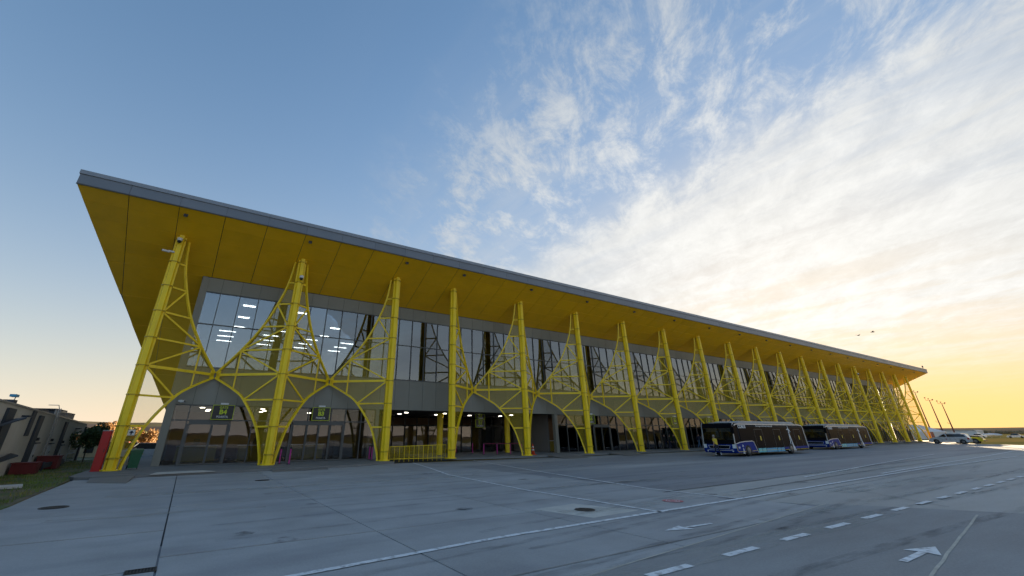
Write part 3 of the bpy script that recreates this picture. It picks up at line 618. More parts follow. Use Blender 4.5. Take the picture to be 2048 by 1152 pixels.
dome_cam(4.88, 32.16, 12.95, 'white dome camera high on the column between gates B4 and B3')
dome_cam(114.3, 32.2, 13.0, 'white dome camera high on a yellow column near the far end')
def bullet_cam(x, y, z, rz, label):
    t = thing('bullet_camera', label, 'camera', (x, y, z), rz, group='security cameras')
    B().lathe([(.07, 0), (.075, .02), (.075, .42), (.06, .44)], (0, 0, 0), 12, 'x').build('housing', 'whitep', t, True)
    B().lathe([(.055, .44), (.055, .455)], (0, 0, 0), 12, 'x').build('lens', 'blackp', t)
    B().bar((.1, 0, .05), (-.28, 0, .05), .06, .10).build('bracket', 'whitep', t)
bullet_cam(-3.62, 32.4, 13.2, R(195), 'white bullet camera sticking out left from the leftmost column')
bullet_cam(-.80, 35.4, 3.98, R(-60), 'small white bullet camera on the wall left of the B4 sign')
spot_m = [B().box(-.11, .11, -.10, .10, -.16, -.02).mesh('lamp_head', 'blackp'), B().box(-.12, -.105, -.03, .03, -.10, .02).box(.105, .12, -.03, .03, -.10, .02).mesh('yoke', 'galv'), B().box(-.085, .085, -.075, .075, -.165, -.161).mesh('lamp_glass', 'coping')]
for i, x in enumerate(CX):
    t = thing('soffit_floodlight', 'small dark floodlight under the roof edge above the '+NTH[i]+' yellow column', 'floodlight', (x, 30.66, sofz(30.66)-.02), group='floodlights under the roof edge')
    for nme, me in zip(('lamp_head', 'yoke', 'lamp_glass'), spot_m): obj(nme, me, t)
# ramp railing between third and fourth column
t = thing('ramp_railing', 'yellow mesh railing along the sunken ramp between two columns', 'railing', (13.4, 33.05, 0))
B().bar((0, 0, 1.05), (4.9, 0, 1.13), .035, .04).bar((0, 0, .20), (4.9, 0, .17), .035, .035).build('rail', 'yellow', t)
for k in range(13):
    x = 4.9*k/12; B().box(x-.012, x+.012, -.012, .012, -.5 if k < 12 else .1, 1.06+.08*k/12).build('baluster', 'yellow', t)
    if k < 12: B().add([(x+.02, .01, .21), (x+.39, .01, .2), (x+.39, .01, 1.03+.08*k/12), (x+.02, .01, 1.03+.08*k/12)], [(0, 1, 2, 3)]).build('mesh_panel', 'screen', t)
# magenta posts
M['magenta'] = mat('magenta_paint', (.50, .02, .25), .4, var=.06)
post_m = [B().lathe([(.045, 0), (.045, .92)], n=10).mesh('shaft', 'magenta'), B().lathe([(.06, .92), (.06, 1.02), (.03, 1.05)], n=10).mesh('cap', 'blackp'), B().lathe([(.16, 0), (.16, .02), (.05, .04)], n=14).mesh('foot', 'blackp')]
PL = ['magenta queue post right beside the second yellow column', 'magenta queue post left of the B3 door leaves', 'magenta queue post behind the third yellow column', 'magenta queue post just left of the third yellow column foot', 'frontmost magenta post in the open passage', 'second magenta post in the passage row', 'third magenta post in the passage row', 'magenta post nearest the traffic cones', 'magenta post deep in the passage', 'farthest magenta post in the passage']
for (x, y), lb in zip([(5.72, 33.5), (6.2, 32.75), (12.55, 35.1), (12.4, 34.1), (24.6, 36.9), (25.75, 36.3), (27.2, 36.1), (28.05, 35.4), (25.4, 40.2), (24.6, 42.2)], PL):
    t = thing('queue_post', lb, 'bollard', (x, y, KZ), group='magenta queue posts')
    for nme, me in zip(('shaft', 'cap', 'foot'), post_m): obj(nme, me, t)
M['belt'] = mat('belt_red', (.22, .02, .06), .7)
for a, c, lb in (((24.6, 36.9), (25.75, 36.3), 'left'), ((25.75, 36.3), (27.2, 36.1), 'middle'), ((27.2, 36.1), (28.05, 35.4), 'right')):
    B().bar((a[0], a[1], KZ+.95), (c[0], c[1], KZ+.95), .015, .06).build('queue_belt', 'belt', label='dark red queue belt, %s span in the open passage' % lb, cat='belt', group='queue belts')
# cones
M['cone'] = mat('cone_orange', (.62, .06, .015), .5); M['conew'] = mat('cone_white', (.75, .75, .74), .5)
def cone(x, y, lb):
    t = thing('traffic_cone', lb, 'cone', (x, y, KZ), group='traffic cones'); t.scale = (1.2, 1.2, 1.2)
    B().prism([(-.2, -.2), (.2, -.2), (.2, .2), (-.2, .2)], 0, .035).build('foot', 'cone', t)
    rr = lambda z: .15-.115*z/.75
    B().lathe([(rr(0), .03), (rr(.28), .28), (rr(.28), .29), (rr(.40), .40), (rr(.40), .41), (rr(.55), .55), (rr(.55), .56), (rr(.78), .78)], n=14).build('body', 'cone', t, True)
    for z0, z1 in ((.30, .40), (.50, .60)): B().lathe([(rr(z0)+.004, z0), (rr(z1)+.004, z1)], n=14).build('band', 'conew', t, True)
cone(28.1, 33.75, 'orange traffic cone with white bands, nearer of the two'); cone(28.05, 34.25, 'orange traffic cone with white bands, tucked behind the other')

# ------------------------------------------------------------------ buses
M['busglass'] = mat('bus_black_glass', (.007, .008, .011), .2, var=.05, spec=.02)
M['buswind'] = glass('bus_windscreen', (.30, .38, .42), 1.6)
M['busblue'] = mat('bus_blue', (.008, .032, .22), .35, spec=.04, var=.05); M['buscyan'] = mat('bus_cyan', (.03, .33, .55), .4, var=.05); M['busaqua'] = mat('bus_aqua', (.10, .52, .58), .4, var=.05)
M['bussilver'] = mat('bus_silver', (.60, .62, .63), .3, .2, var=.05); M['busyellow'] = mat('bus_yellow', (.70, .52, .04), .4); M['tyre'] = mat('tyre_rubber', (.014, .014, .014), .8); M['busin'] = mat('bus_interior', (.05, .05, .055), .8)
M['rimm'] = mat('wheel_rim', (.16, .16, .16), .45, .5); M['headl'] = mat('headlamp_lens', (.75, .80, .82), .08, coat=1); M['shade'] = mat('sun_blind', (.20, .25, .28), .7); M['hump'] = mat('bus_roof_units', (.40, .43, .45), .5)
K = .932
zz = lambda z: .932*z+.126
bus_txt = {}
def make_bus(loc, label, code):
    t = thing('airport_bus', label, 'bus', loc, group='low floor apron buses')
    Lb = 14.1; Wb = 3.0; ZT = zz(2.84)
    # hull: side walls, roof and floor with rounded roof edges
    sec = [(0, .30), (0, 2.42), (.05, 2.62), (.16, 2.72), (.34, ZT-.02), (Wb-.34, ZT-.02), (Wb-.16, 2.72), (Wb-.05, 2.62), (Wb, 2.42), (Wb, .30)]
    B().prism_x(sec, 1.0, Lb-.28).build('body', 'busglass', t)
    B().add([(Lb-.28, y, z) for y, z in sec]+[(Lb-.02-.14*(z/2.8), y+(.05 if y < 1.5 else -.05), z) for y, z in sec], [tuple(range(9, -1, -1)), tuple(range(10, 20))]+[(i, (i+1) % 10, 10+(i+1) % 10, 10+i) for i in range(10)]).build('rear_cap', 'busglass', t)
    # cab: lower nose, dashboard, pillars and roof front
    fx = lambda z: -.02+.20*max(0, (z-.95))/1.75
    B().prism_y([(fx(.3)+.06, .28), (-.06, .42), (-.06, .62), (fx(.95), .98), (.95, .98), (.95, .28)], .03, Wb-.03).build('bumper', 'busblue', t)
    B().prism_y([(fx(2.35)-.01, 2.33), (fx(2.6)+.02, 2.62), (.36, ZT-.02), (1.0, ZT-.02), (1.0, 2.33)], .04, Wb-.04).build('header', 'busglass', t)
    B().prism_y([(fx(1.0), .98), (fx(1.35), 1.34), (.95, 1.34), (.95, .98)], .04, Wb-.04).build('dash_panel', 'busglass', t)
    B().add([(fx(1.34), .10, 1.34), (fx(1.34), Wb-.10, 1.34), (fx(2.33), Wb-.10, 2.33), (fx(2.33), .10, 2.33)], [(0, 1, 2, 3)]).build('windscreen', 'buswind', t)
    B().box(.93, 1.0, .05, Wb-.05, .98, 2.33).build('cab_wall', 'busin', t)
    for y0, y1 in ((.35, 1.42), (1.55, 2.62)): B().box(fx(2.1)+.12, fx(2.1)+.14, y0, y1, 2.0, 2.32).build('sun_blind', 'shade', t)
    B().box(.25, .9, .3, 2.7, 1.0, 1.05).build('dashboard', 'busin', t)
    B().box(fx(1.5)+.05, fx(1.5)+.07, 1.15, 1.95, 1.36, 1.62).build('notice_board', 'frame', t)
    for y in (.06, Wb-.06):
        B().ribbon([(-.02, y, .99), (fx(1.3)-.01, y, 1.3), (fx(2.33)-.01, y, 2.33), (.22, y, 2.62), (.36, y, ZT)], .05, .06, (0, 1, 0)).build('pillar', 'bussilver', t)
        B().add([(fx(1.0), y, 1.0), (1.0, y, 1.0), (1.0, y, 2.62), (fx(2.6)+.05, y, 2.62)], [(0, 1, 2, 3)]).build('cab_side_glass', 'busglass', t)
    g = B().ribbon([(-.09, .5, .88), (-.09, 2.5, .88)], .03, .03, (1, 0, 0)).ribbon([(-.09, .62, .62), (-.09, 2.38, .62)], .03, .03, (1, 0, 0)).ribbon([(-.09, .5, .88), (-.09, .62, .62)], .03, .03, (1, 0, 0)).ribbon([(-.09, 2.5, .88), (-.09, 2.38, .62)], .03, .03, (1, 0, 0))
    g.build('grille_trim', 'bussilver', t); B().box(-.085, -.05, .62, 2.38, .64, .86).build('grille', 'busglass', t)
    B().ribbon([(.4, -.02, .70), (.0, .10, .56), (-.08, .6, .50), (-.10, 1.5, .48), (-.08, 2.4, .50), (.0, 2.9, .56)], .04, .05, (0, 0, 1)).build('bumper_line', 'bussilver', t)
    for y in (.17, Wb-.17): B().prism_y([(-.075, .66), (-.06, .98), (.10, .99), (.04, .66)], y-.15, y+.15).build('headlamp', 'headl', t)
    for y in (.35, 2.65): B().lathe([(.06, -.075), (.06, -.05)], (0, y, .42), 10, 'x').build('fog_lamp', 'headl', t)
    # mirror on an arm ahead of the near corner
    mr = B().path([(.35, .0, 2.62), (.0, -.12, 2.60), (-.28, -.16, 2.50)], .035).build('mirror_arm', 'busglass', t)
    B().prism_y([(-.40, 1.84), (-.42, 2.30), (-.36, 2.46), (-.20, 2.46), (-.16, 2.28), (-.20, 1.84)], -.30, -.06).build('mirror', 'busglass', mr)
    # roof line, roof units
    for y in (.02, Wb-.02):
        B().ribbon([(.40, y, 2.52), (.55, y, 2.63), (.9, y, 2.66), (Lb-1.0, y, 2.66), (Lb-.35, y, 2.58), (Lb-.18, y, 2.35), (Lb-.07, y, .9), (Lb-.02, y, .52)], .07, .09, (0, 1, 0)).build('roof_line', 'bussilver', t)
    B().prism_y([(1.6, ZT-.03), (2.3, ZT+.17), (Lb-1.6, ZT+.19), (Lb-.9, ZT-.03)], .35, Wb-.35).build('roof_unit', 'hump', t)
    B().box(.75, 1.5, .5, 2.5, ZT-.03, ZT+.06).build('roof_hatch', 'hump', t)
    # livery on the near side: each piece 6-12 mm proud
    def side(name, pts, m, d=.012, p=t): return B().prism_y([(K*x, zz(z)) for x, z in pts], -d, .004).build(name, m, p)
    side('front_quarter', [(.0, .20), (1.45, .20), (1.5, .55), (1.75, .78), (2.25, .80), (2.55, .62), (2.65, .20), (3.72, .20), (3.30, 1.10), (3.0, 1.15), (1.6, 1.12), (.75, 1.05), (.0, .92)], 'busblue', .010)
    B().ribbon([(K*x, -.022, zz(z)) for x, z in ((-.05, .95), (.75, 1.09), (1.6, 1.15), (3.0, 1.18), (3.32, 1.12), (3.78, .16))], .03, .06, (0, 1, 0)).build('quarter_line', 'bussilver', t)
    B().ribbon([(K*x, -.016, zz(z)) for x, z in ((.02, .85), (.05, .35), (.18, .27), (1.46, .29))], .02, .035, (0, 1, 0)).build('yellow_line', 'busyellow', t)
    B().ribbon([(K*x, -.016, zz(z)) for x, z in ((2.68, .30), (3.62, .32))], .02, .035, (0, 1, 0)).build('yellow_line', 'busyellow', t)
    for x0, x1, m in ((3.95, 4.66, 'busaqua'), (4.72, 5.48, 'busaqua'), (5.56, 7.75, 'buscyan'), (7.84, 8.55, 'buscyan'), (8.62, 9.38, 'buscyan')):
        side('skirt_panel', [(x0, .14), (x1, .16), (x1, .52), (x0, .50)], m, .012)
        B().box(K*x0, K*x1, -.018, -.011, zz(.32), zz(.345)).build('yellow_line', 'busyellow', t)
    side('skirt_panel', [(9.45, .34), (15.1, .36), (15.1, .60), (9.45, .54)], 'busblue', .012)
    for x0, x1 in ((9.5, 11.9), (12.0, 12.9), (13.0, 13.7), (13.8, 14.9)): B().box(K*x0, K*x1, -.018, -.011, zz(.29), zz(.325)).build('yellow_line', 'busyellow', t)
    for a, b_ in ((3.93, 5.55), (7.8, 9.42), (12.4, 13.95)):
        d = B().box(K*a, K*a+.025, -.014, .003, zz(.5), zz(2.24)).box(K*b_-.025, K*b_, -.014, .003, zz(.5), zz(2.24)).box(K*a, K*b_, -.014, .003, zz(2.24), zz(2.27)).build('door', 'frame', t)
        mid = K*(a+b_)/2
        for q in (-1, 1): B().box(mid+q*.40-.32, mid+q*.40+.32, -.006, .003, zz(.52), zz(2.2)).build('door_leaf', 'busglass', d)
        B().box(mid+.12, mid+.30, -.012, -.005, zz(1.22), zz(1.62)).build('door_sticker', 'busyellow', d)
    # white tower with an aircraft above it
    side('tower_mark', [(10.25, .18), (10.75, .18), (11.02, .7), (11.18, 1.85), (11.32, 1.85), (11.10, .7)], 'signw', .016); side('tower_mark', [(11.35, .18), (12.05, .18), (11.62, .7), (11.36, 1.85), (11.27, 1.85), (11.40, .7)], 'signw', .018)
    side('aircraft_mark', [(11.22, 1.92), (11.10, 1.88), (11.22, 2.02), (11.24, 2.22), (10.82, 2.20), (11.26, 2.36), (11.30, 2.62), (11.40, 2.36), (11.78, 1.98), (11.40, 2.14), (11.36, 2.00), (11.46, 1.88)], 'signw', .016)
    side('small_tower_mark', [(.98, .08), (1.08, .10), (1.14, .42), (1.20, .10), (1.30, .08), (1.17, .60), (1.11, .60)], 'signw', .016)
    side('small_aircraft_mark', [(1.10, .66), (1.04, .78), (1.14, .86), (1.16, .92), (1.22, .84), (1.34, .72), (1.20, .76)], 'signw', .016)
    obj('lettering', text_mesh('COBUS', .36, 'signw', .014, 1.15), t, (K*1.75, -.008, zz(2.47)))
    obj('lettering', text_mesh('Aeroportul International', .21, 'signw', .002, 1.55), t, (K*6.2, -.008, zz(2.56)))
    obj('lettering', text_mesh(code, .26, 'signw', .006, 1.0), t, (K*.45, -.014, zz(.62)))
    # wheels
    for x, nr in ((K*2.06, .46), (K*10.9, .46)):
        for y0, sg in ((.02, -1), (Wb-.02, 1)):
            w = B().lathe([(nr-.12, 0), (nr-.02, .015), (nr, .05), (nr, .25), (nr-.02, .29), (nr-.12, .30)], (x, -.03 if sg < 0 else y0-.30, nr), 20, 'y').build('wheel', 'tyre', t, True)
            B().lathe([(.05, -.01), (.26, .0), (.30, .03), (.30, .1)], (x, -.035 if sg < 0 else y0-.1, nr), 16, 'y').build('rim', 'rimm', w, True)
    B().prism_y([(K*1.48, .28), (K*1.52, .68), (K*1.75, .86), (K*2.25, .88), (K*2.55, .74), (K*2.62, .28)], -.009, .003).build('wheel_arch', 'blackp', t)
    B().box(.6, Lb-.6, .3, Wb-.3, .22, .31).build('underfloor', 'blackp', t)
    return t
make_bus((41.57, 21.9, 0), 'dark blue and black apron bus in front, with a person walking past its nose', 'A9')
make_bus((67.6, 24.3, 0), 'dark blue and black apron bus parked behind the front one', 'A8')

# ------------------------------------------------------------------ van and pickup at the far end
M['vanpaint'] = mat('van_silver_paint', (.52, .55, .58), .28, .1, coat=.5, var=.04); M['autoglass'] = mat('tinted_auto_glass', (.012, .014, .016), .05, spec=.7); M['tail'] = mat('tail_lamp', (.40, .012, .01), .25)
M['ypaint'] = mat('pickup_yellow', (.62, .52, .02), .3, coat=.5, var=.04); M['orange'] = mat('amber_beacon', (.80, .30, .02), .3)
def road_wheel(t, x, y, r, w, axis_dir):     # axle along x
    q = B().lathe([(r*.72, 0), (r*.96, .01), (r, .04), (r, w-.04), (r*.96, w-.01), (r*.72, w)], (x, y, r), 18, 'x').build('wheel', 'tyre', t, True)
    B().lathe([(.04, -.012), (r*.6, .0), (r*.66, .03), (r*.66, w)], (x, y, r), 14, 'x').build('rim', 'rimm', q, True)
t = thing('minivan', 'silver minivan with dark side windows parked side on', 'van', (118, 26.6, 0))
prof = [(0, .32), (.0, .62), (-.10, .80), (-.55, .98), (-1.05, 1.08), (-1.15, 1.10), (-5.12, 1.12), (-5.25, .95), (-5.28, .45), (-5.20, .28), (-.25, .26)]
prof = [(y, z) for y, z in prof]
B().prism_x(prof, 0, 1.9).build('lower_body', 'vanpaint', t)
cabp = [(-1.1, 1.085), (-2.0, 1.60), (-2.35, 1.72), (-4.3, 1.72), (-4.85, 1.62), (-5.14, 1.10)]
B().add([(.02, y, z) if z < 1.2 else (.16, y, z) for y, z in cabp]+[(1.88, y, z) if z < 1.2 else (1.74, y, z) for y, z in cabp], [(0, 1, 2, 3, 4, 5), (11, 10, 9, 8, 7, 6)]+[(i, 6+i, 6+(i+1) % 6, (i+1) % 6) for i in range(6)]).build('cabin', 'vanpaint', t)
def sg(nm, pts, m='autoglass'): B().add([(.02+.14*(z-1.1)/.6-.012, y, z) for y, z in pts]+[(.02+.14*(z-1.1)/.6+.01, y, z) for y, z in pts], [tuple(range(len(pts))), tuple(range(2*len(pts)-1, len(pts)-1, -1))]+[(i, len(pts)+i, len(pts)+(i+1) % len(pts), (i+1) % len(pts)) for i in range(len(pts))]).build(nm, m, t)
sg('side_window', [(-1.45, 1.14), (-2.05, 1.53), (-2.30, 1.60), (-2.45, 1.14)]); sg('side_window', [(-2.58, 1.14), (-2.50, 1.60), (-4.25, 1.60), (-4.75, 1.50), (-4.90, 1.16)])
B().add([(.10, -1.13, 1.11), (1.80, -1.13, 1.11), (1.70, -1.98, 1.60), (.20, -1.98, 1.60)], [(0, 1, 2, 3)]).build('windscreen', 'autoglass', t)
for y in (-.95, -4.35): 
    road_wheel(t, -.01, y, .34, .22, 1); road_wheel(t, 1.68, y, .34, .22, 1); B().lathe([(.42, -.006), (.42, .002)], (0, y, .36), 18, 'x').build('wheel_arch', 'blackp', t)
B().box(-.012, .05, -5.27, -5.02, .72, 1.02).build('tail_lamp', 'tail', t); B().box(-.01, .25, -.14, -.01, .62, .78).build('headlamp', 'headl', t)
B().lathe([(.10, 1.72), (.11, 1.80), (.06, 1.86)], (.95, -4.1, 0), 10).build('roof_beacon', 'whitep', t); B().lathe([(.07, 1.72), (.07, 1.80), (.03, 1.84)], (.95, -2.4, 0), 10).build('roof_beacon', 'orange', t)
B().box(-.10, .0, -1.55, -1.35, 1.10, 1.24).build('door_mirror', 'vanpaint', t)
obj('door_mark', B().box(-.008, .001, -2.45, -2.30, .72, .84).mesh('door_mark', 'tail'), t); B().box(-.008, .001, -4.9, -1.3, .68, .70).build('body_seam', 'frame', t)
t = thing('pickup', 'yellow pickup with a dark bed cover behind the silver minivan', 'pickup', (121, 24.0, 0))
B().prism_x([(0, .45), (.0, 1.0), (-1.2, 1.10), (-2.0, 1.13), (-3.55, 1.10), (-3.75, .75), (-3.78, .55), (-3.70, .42), (-.3, .38)], 0, 1.85).build('body', 'ypaint', t)
B().prism_x([(-2.0, 1.12), (-2.05, 1.34), (-3.40, 1.30), (-3.62, 1.10)], .05, 1.8).build('bed_cover', 'blackp', t)
B().prism_x([(-.6, 1.05), (-1.0, 1.62), (-1.85, 1.66), (-2.02, 1.10)], .1, 1.75).build('cabin', 'ypaint', t)
B().prism_x([(-.75, 1.12), (-1.05, 1.54), (-1.8, 1.57), (-1.9, 1.14)], .09, 1.76).build('side_window', 'autoglass', t)
for y in (-.6, -2.75): road_wheel(t, -.02, y, .40, .25, 1); road_wheel(t, 1.60, y, .40, .25, 1); B().lathe([(.48, -.006), (.48, .002)], (0, y, .42), 18, 'x').build('wheel_arch', 'blackp', t)
B().box(.0, 1.85, -3.98, -3.76, .42, .58).build('rear_bumper', 'blackp', t); B().box(-.008, .1, -3.78, -3.66, .78, 1.0).build('tail_lamp', 'tail', t)

# ------------------------------------------------------------------ people
M['skin'] = mat('skin', (.42, .25, .18), .55, var=.05); M['hairb'] = mat('dark_hair', (.02, .015, .012), .6); M['hairg'] = mat('grey_hair', (.25, .24, .23), .6)
M['navycloth'] = mat('navy_cloth', (.012, .016, .045), .85); M['yshirt'] = mat('yellow_shirt', (.66, .46, .03), .8); M['hivis'] = mat('hi_vis_fabric', (.40, .78, .03), .7); M['jeans'] = mat('blue_jeans', (.06, .12, .20), .85); M['pjeans'] = mat('pale_jeans', (.22, .28, .32), .85)
M['blackcloth'] = mat('black_cloth', (.012, .012, .013), .85); M['greycloth'] = mat('grey_cloth', (.16, .17, .18), .85); M['shoe'] = mat('shoe_leather', (.02, .02, .02), .5); M['reflect'] = mat('reflective_tape', (.70, .72, .72), .4)
def person(x, y, z, rz, label, top, legs, hair='hairb', stride=.25, lean=.05, h=1.75, arm=.3, bands=False, vest=False, skin_arms=False):
    """one skinned body; local -y is the way the person faces"""
    k = h/1.75; t = thing('person', label, 'person', (x, y, z), rz)
    V = {}; V['pel'] = (0, 0, .95); V['waist'] = (0, -lean*.3, 1.08); V['chest'] = (0, -lean*.8, 1.30); V['neck'] = (0, -lean*1.2, 1.48); V['jaw'] = (0, -lean*1.35-.015, 1.57); V['head'] = (0, -lean*1.4, 1.67)
    for s_, n in ((-1, 'l'), (1, 'r')):
        d = stride*s_
        V['hip'+n] = (.09*s_, 0, .90); V['knee'+n] = (.10*s_, -d*.55-.02, .50); V['ank'+n] = (.10*s_, -d+.02, .09+(.03 if d < 0 and stride > .2 else 0)); V['toe'+n] = (.11*s_, -d-.14, .035+(.02 if d < 0 and stride > .2 else 0))
        V['sh'+n] = (.18*s_, -lean*.9, 1.42); V['elb'+n] = (.25*s_, -lean*.7+d*arm+.03, 1.14); V['wri'+n] = (.25*s_, -lean*.7+d*arm*1.6-.12, .92); V['han'+n] = (.25*s_, -lean*.7+d*arm*1.6-.16, .83)
    E_ = [('pel', 'waist'), ('waist', 'chest'), ('chest', 'neck'), ('neck', 'jaw'), ('jaw', 'head')]
    for n in 'lr': E_ += [('pel', 'hip'+n), ('hip'+n, 'knee'+n), ('knee'+n, 'ank'+n), ('ank'+n, 'toe'+n), ('chest', 'sh'+n), ('sh'+n, 'elb'+n), ('elb'+n, 'wri'+n), ('wri'+n, 'han'+n)]
    rad = dict(pel=.145, waist=.135, chest=.16, neck=.06, jaw=.075, head=.098, hip=.095, knee=.062, ank=.045, toe=.04, sh=.075, elb=.047, wri=.033, han=.042)
    names = list(V); me = bpy.data.meshes.new('body'); me.from_pydata([Vector(V[n])*k for n in names], [(names.index(a), names.index(b_)) for a, b_ in E_], [])
    o = bpy.data.objects.new('body', me); C.objects.link(o); md = o.modifiers.new('skin', 'SKIN'); md.use_smooth_shade = True
    for i, n in enumerate(names):
        r_ = rad[n] if n in rad else rad[n[:-1]]
        fl = .78 if n in ('pel', 'waist', 'chest') else 1
        me.skin_vertices[0].data[i].radius = (r_*k, r_*k*fl); me.skin_vertices[0].data[i].use_root = (n == 'pel')
    o.modifiers.new('sub', 'SUBSURF').levels = 1
    dg = bpy.context.evaluated_depsgraph_get(); nm = bpy.data.meshes.new_from_object(o.evaluated_get(dg)); bpy.data.objects.remove(o)
    nm.name = 'body'; nm.materials.clear()
    for q in ('skin', top, legs, 'shoe', 'reflect'): nm.materials.append(M[q])
    for p in nm.polygons:
        c = p.center/k; arm_ = abs(c.x) > .205 and c.z > .75
        if c.z > 1.47: i = 0
        elif arm_: i = 0 if c.z < (1.22 if skin_arms else .90) else 1
        elif c.z > .98: i = 1
        elif c.z > .10: i = 2
        else: i = 3
        if bands and (.14 < c.z < .19 or .25 < c.z < .30): i = 4
        if vest and i == 1 and (1.10 < c.z < 1.14): i = 4
        p.material_index = i; p.use_smooth = True
    obj('body', nm, t)
    hd = Vector(V['head'])*k
    B().lathe([(.01, .112), (.06, .10), (.098, .06), (.106, .0), (.100, -.05), (.085, -.075)], (hd.x, hd.y+.014, hd.z+.004), 14).build('hair', hair, t, True)
    B().lathe([(.005, -.03), (.016, -.018), (.02, .0), (.008, .012)], (hd.x, hd.y-.097, hd.z-.02), 6).build('nose', 'skin', t, True)
    for s_ in (-1, 1):
        hn = V['han'+('l' if s_ < 0 else 'r')]; hv = Vector(hn)*k
        for f in range(4): B().path([hv+Vector(((f-1.5)*.016, -.01, -.03)), hv+Vector(((f-1.5)*.017, -.022, -.07)), hv+Vector(((f-1.5)*.016, -.012, -.10+.006*abs(f-1.5)))], .009, 5).build('finger', 'skin', t)
        B().path([hv+Vector((-s_*.03, -.01, -.0)), hv+Vector((-s_*.045, -.03, -.045))], .010, 5).build('thumb', 'skin', t)
    return t
person(40.55, 23.1, 0, R(160), 'person in yellow shirt and navy trousers walking past the front bus', 'yshirt', 'navycloth', 'hairg', .22, .12, 1.74, .4, bands=True, skin_arms=True)
person(53.9, 36.05-1.2, KZ, R(10), 'person in lime hi-vis vest and pale jeans seen from behind', 'hivis', 'pjeans', 'hairg', .05, .02, 1.76, .2, vest=True).rotation_euler[2] = R(170)
person(57.3, 34.9, KZ, R(80), 'person in dark jacket and blue jeans striding towards the front bus', 'navycloth', 'jeans', 'hairb', .38, .08, 1.76)
person(58.5, 35.1, KZ, R(60), 'person in grey clothes behind the striding person', 'greycloth', 'greycloth', 'hairb', .2, .05, 1.74)
person(52.1, 34.95, KZ, R(-20), 'person in black beside the person in hi-vis vest', 'blackcloth', 'blackcloth', 'hairb', .1, .04, 1.78)
person(50.9, 34.8, KZ, R(30), 'person in black standing close to the glass, second from the vest', 'blackcloth', 'navycloth', 'hairb', .15, .05, 1.72)
person(50.3, 35.1, KZ, R(70), 'leftmost person of the group by gate A4', 'blackcloth', 'blackcloth', 'hairb', .2, .03, 1.75)

# ------------------------------------------------------------------ left side: verge, bin, cabinet, office block
M['soil'] = mat('verge_soil', (.14, .115, .065), .95, var=.35, scale=.8, bump=.5, bscale=12, patch=((.09, .125, .035), .6, .42, .6, (1, 1, 1)))
M['blade'] = mat('grass_blades', (.13, .19, .03), .8, var=.4, scale=.7, patch=((.28, .24, .07), .5, .45, .62, (1, 1, 1)))
verge = [(-4.05, 15.5), (-3.9, 19), (-4.0, 23.5), (-4.1, 28.2), (-4.35, 31), (-4.4, 62), (-40, 62), (-40, 15.5)]
b = B(); b.prism(verge, -.05, .03); b.build('grass_verge', 'soil', kind='structure')
rnd = random.Random(3); vs = []; fs = []
for i in range(16000):
    y = 15.6+34*rnd.random()**1.6; x = -4.08-.1*(y > 28)*1-rnd.random()*(4.5+.0*y)
    if noise.noise(Vector((x*.7, y*.5, 0))) < -.18 and rnd.random() < .8: continue
    h = rnd.uniform(.04, .13); a = rnd.uniform(0, 6.28); w = .012; lx, ly = rnd.uniform(-.05, .05), rnd.uniform(-.05, .05); n = len(vs)
    vs += [(x-w*math.cos(a), y-w*math.sin(a), .028), (x+w*math.cos(a), y+w*math.sin(a), .028), (x+lx, y+ly, .03+h)]; fs.append((n, n+1, n+2))
B().add(vs, fs).build('grass', 'blade', label='patchy green and yellow grass on the verge', cat='grass', kind='stuff')
t = thing('cover_slab', 'white rectangular panel lying on the grass verge', 'panel', (-5.3, 25.2, .03), R(12))
B().box(-.55, .28, -.45, .55, .02, .10).build('panel', 'patchc', t); B().box(-.5, .24, -.4, .5, 0, .021).build('base', 'dark', t)
M['binp'] = mat('green_bin_plastic', (.010, .10, .045), .45, var=.08); M['redm'] = mat('red_metal', (.46, .010, .012), .35, var=.06)
t = thing('wheelie_bin', 'green wheelie bin between the first column and the glazing', 'bin', (-2.25, 33.4, KZ), R(8))
B().add([(-.22, -.28, .08), (.22, -.28, .08), (.22, .22, .08), (-.22, .22, .08), (-.29, -.36, .96), (.29, -.36, .96), (.29, .34, .96), (-.29, .34, .96)], [(0, 3, 2, 1), (4, 5, 6, 7), (0, 1, 5, 4), (1, 2, 6, 5), (2, 3, 7, 6), (3, 0, 4, 7)]).build('body', 'binp', t)
B().prism_x([(-.40, .96), (-.40, 1.0), (-.1, 1.05), (.36, 1.07), (.40, 1.0), (.36, .96)], -.31, .31).build('lid', 'binp', t)
B().tube((-.26, .42, 1.0), (.26, .42, 1.0), .02).bar((-.26, .33, .98), (-.26, .43, 1.0), .03, .04).bar((.26, .33, .98), (.26, .43, 1.0), .03, .04).build('handle', 'binp', t)
for sx in (-.27, .22): B().lathe([(.06, 0), (.10, .005), (.10, .045), (.06, .05)], (sx, .22, .10), 14, 'x').build('wheel', 'tyre', t, True)
B().box(-.295, .295, -.375, -.36, .86, .94).build('rim_band', 'binp', t)
t = thing('red_cabinet', 'tall narrow red cabinet at the foot of the leftmost yellow column', 'cabinet', (-3.78, 32.7, KZ))
B().prism([(-.21, -.22), (.17, -.22), (.21, -.18), (.21, .22), (-.21, .22)], .04, 2.02).build('body', 'redm', t); B().box(-.23, .23, -.24, .24, 2.02, 2.06).build('cap', 'galv', t); B().box(-.23, .23, -.24, .24, 0, .04).build('plinth', 'redm', t)
B().box(-.17, .15, -.232, -.222, .12, 1.94).build('door', 'redm', t); B().box(.09, .12, -.25, -.232, .95, 1.12).build('handle', 'blackp', t)
t = thing('notice_sign', 'small white notice on the leftmost column wing', 'sign', (-2.72, 32.75, 2.06))
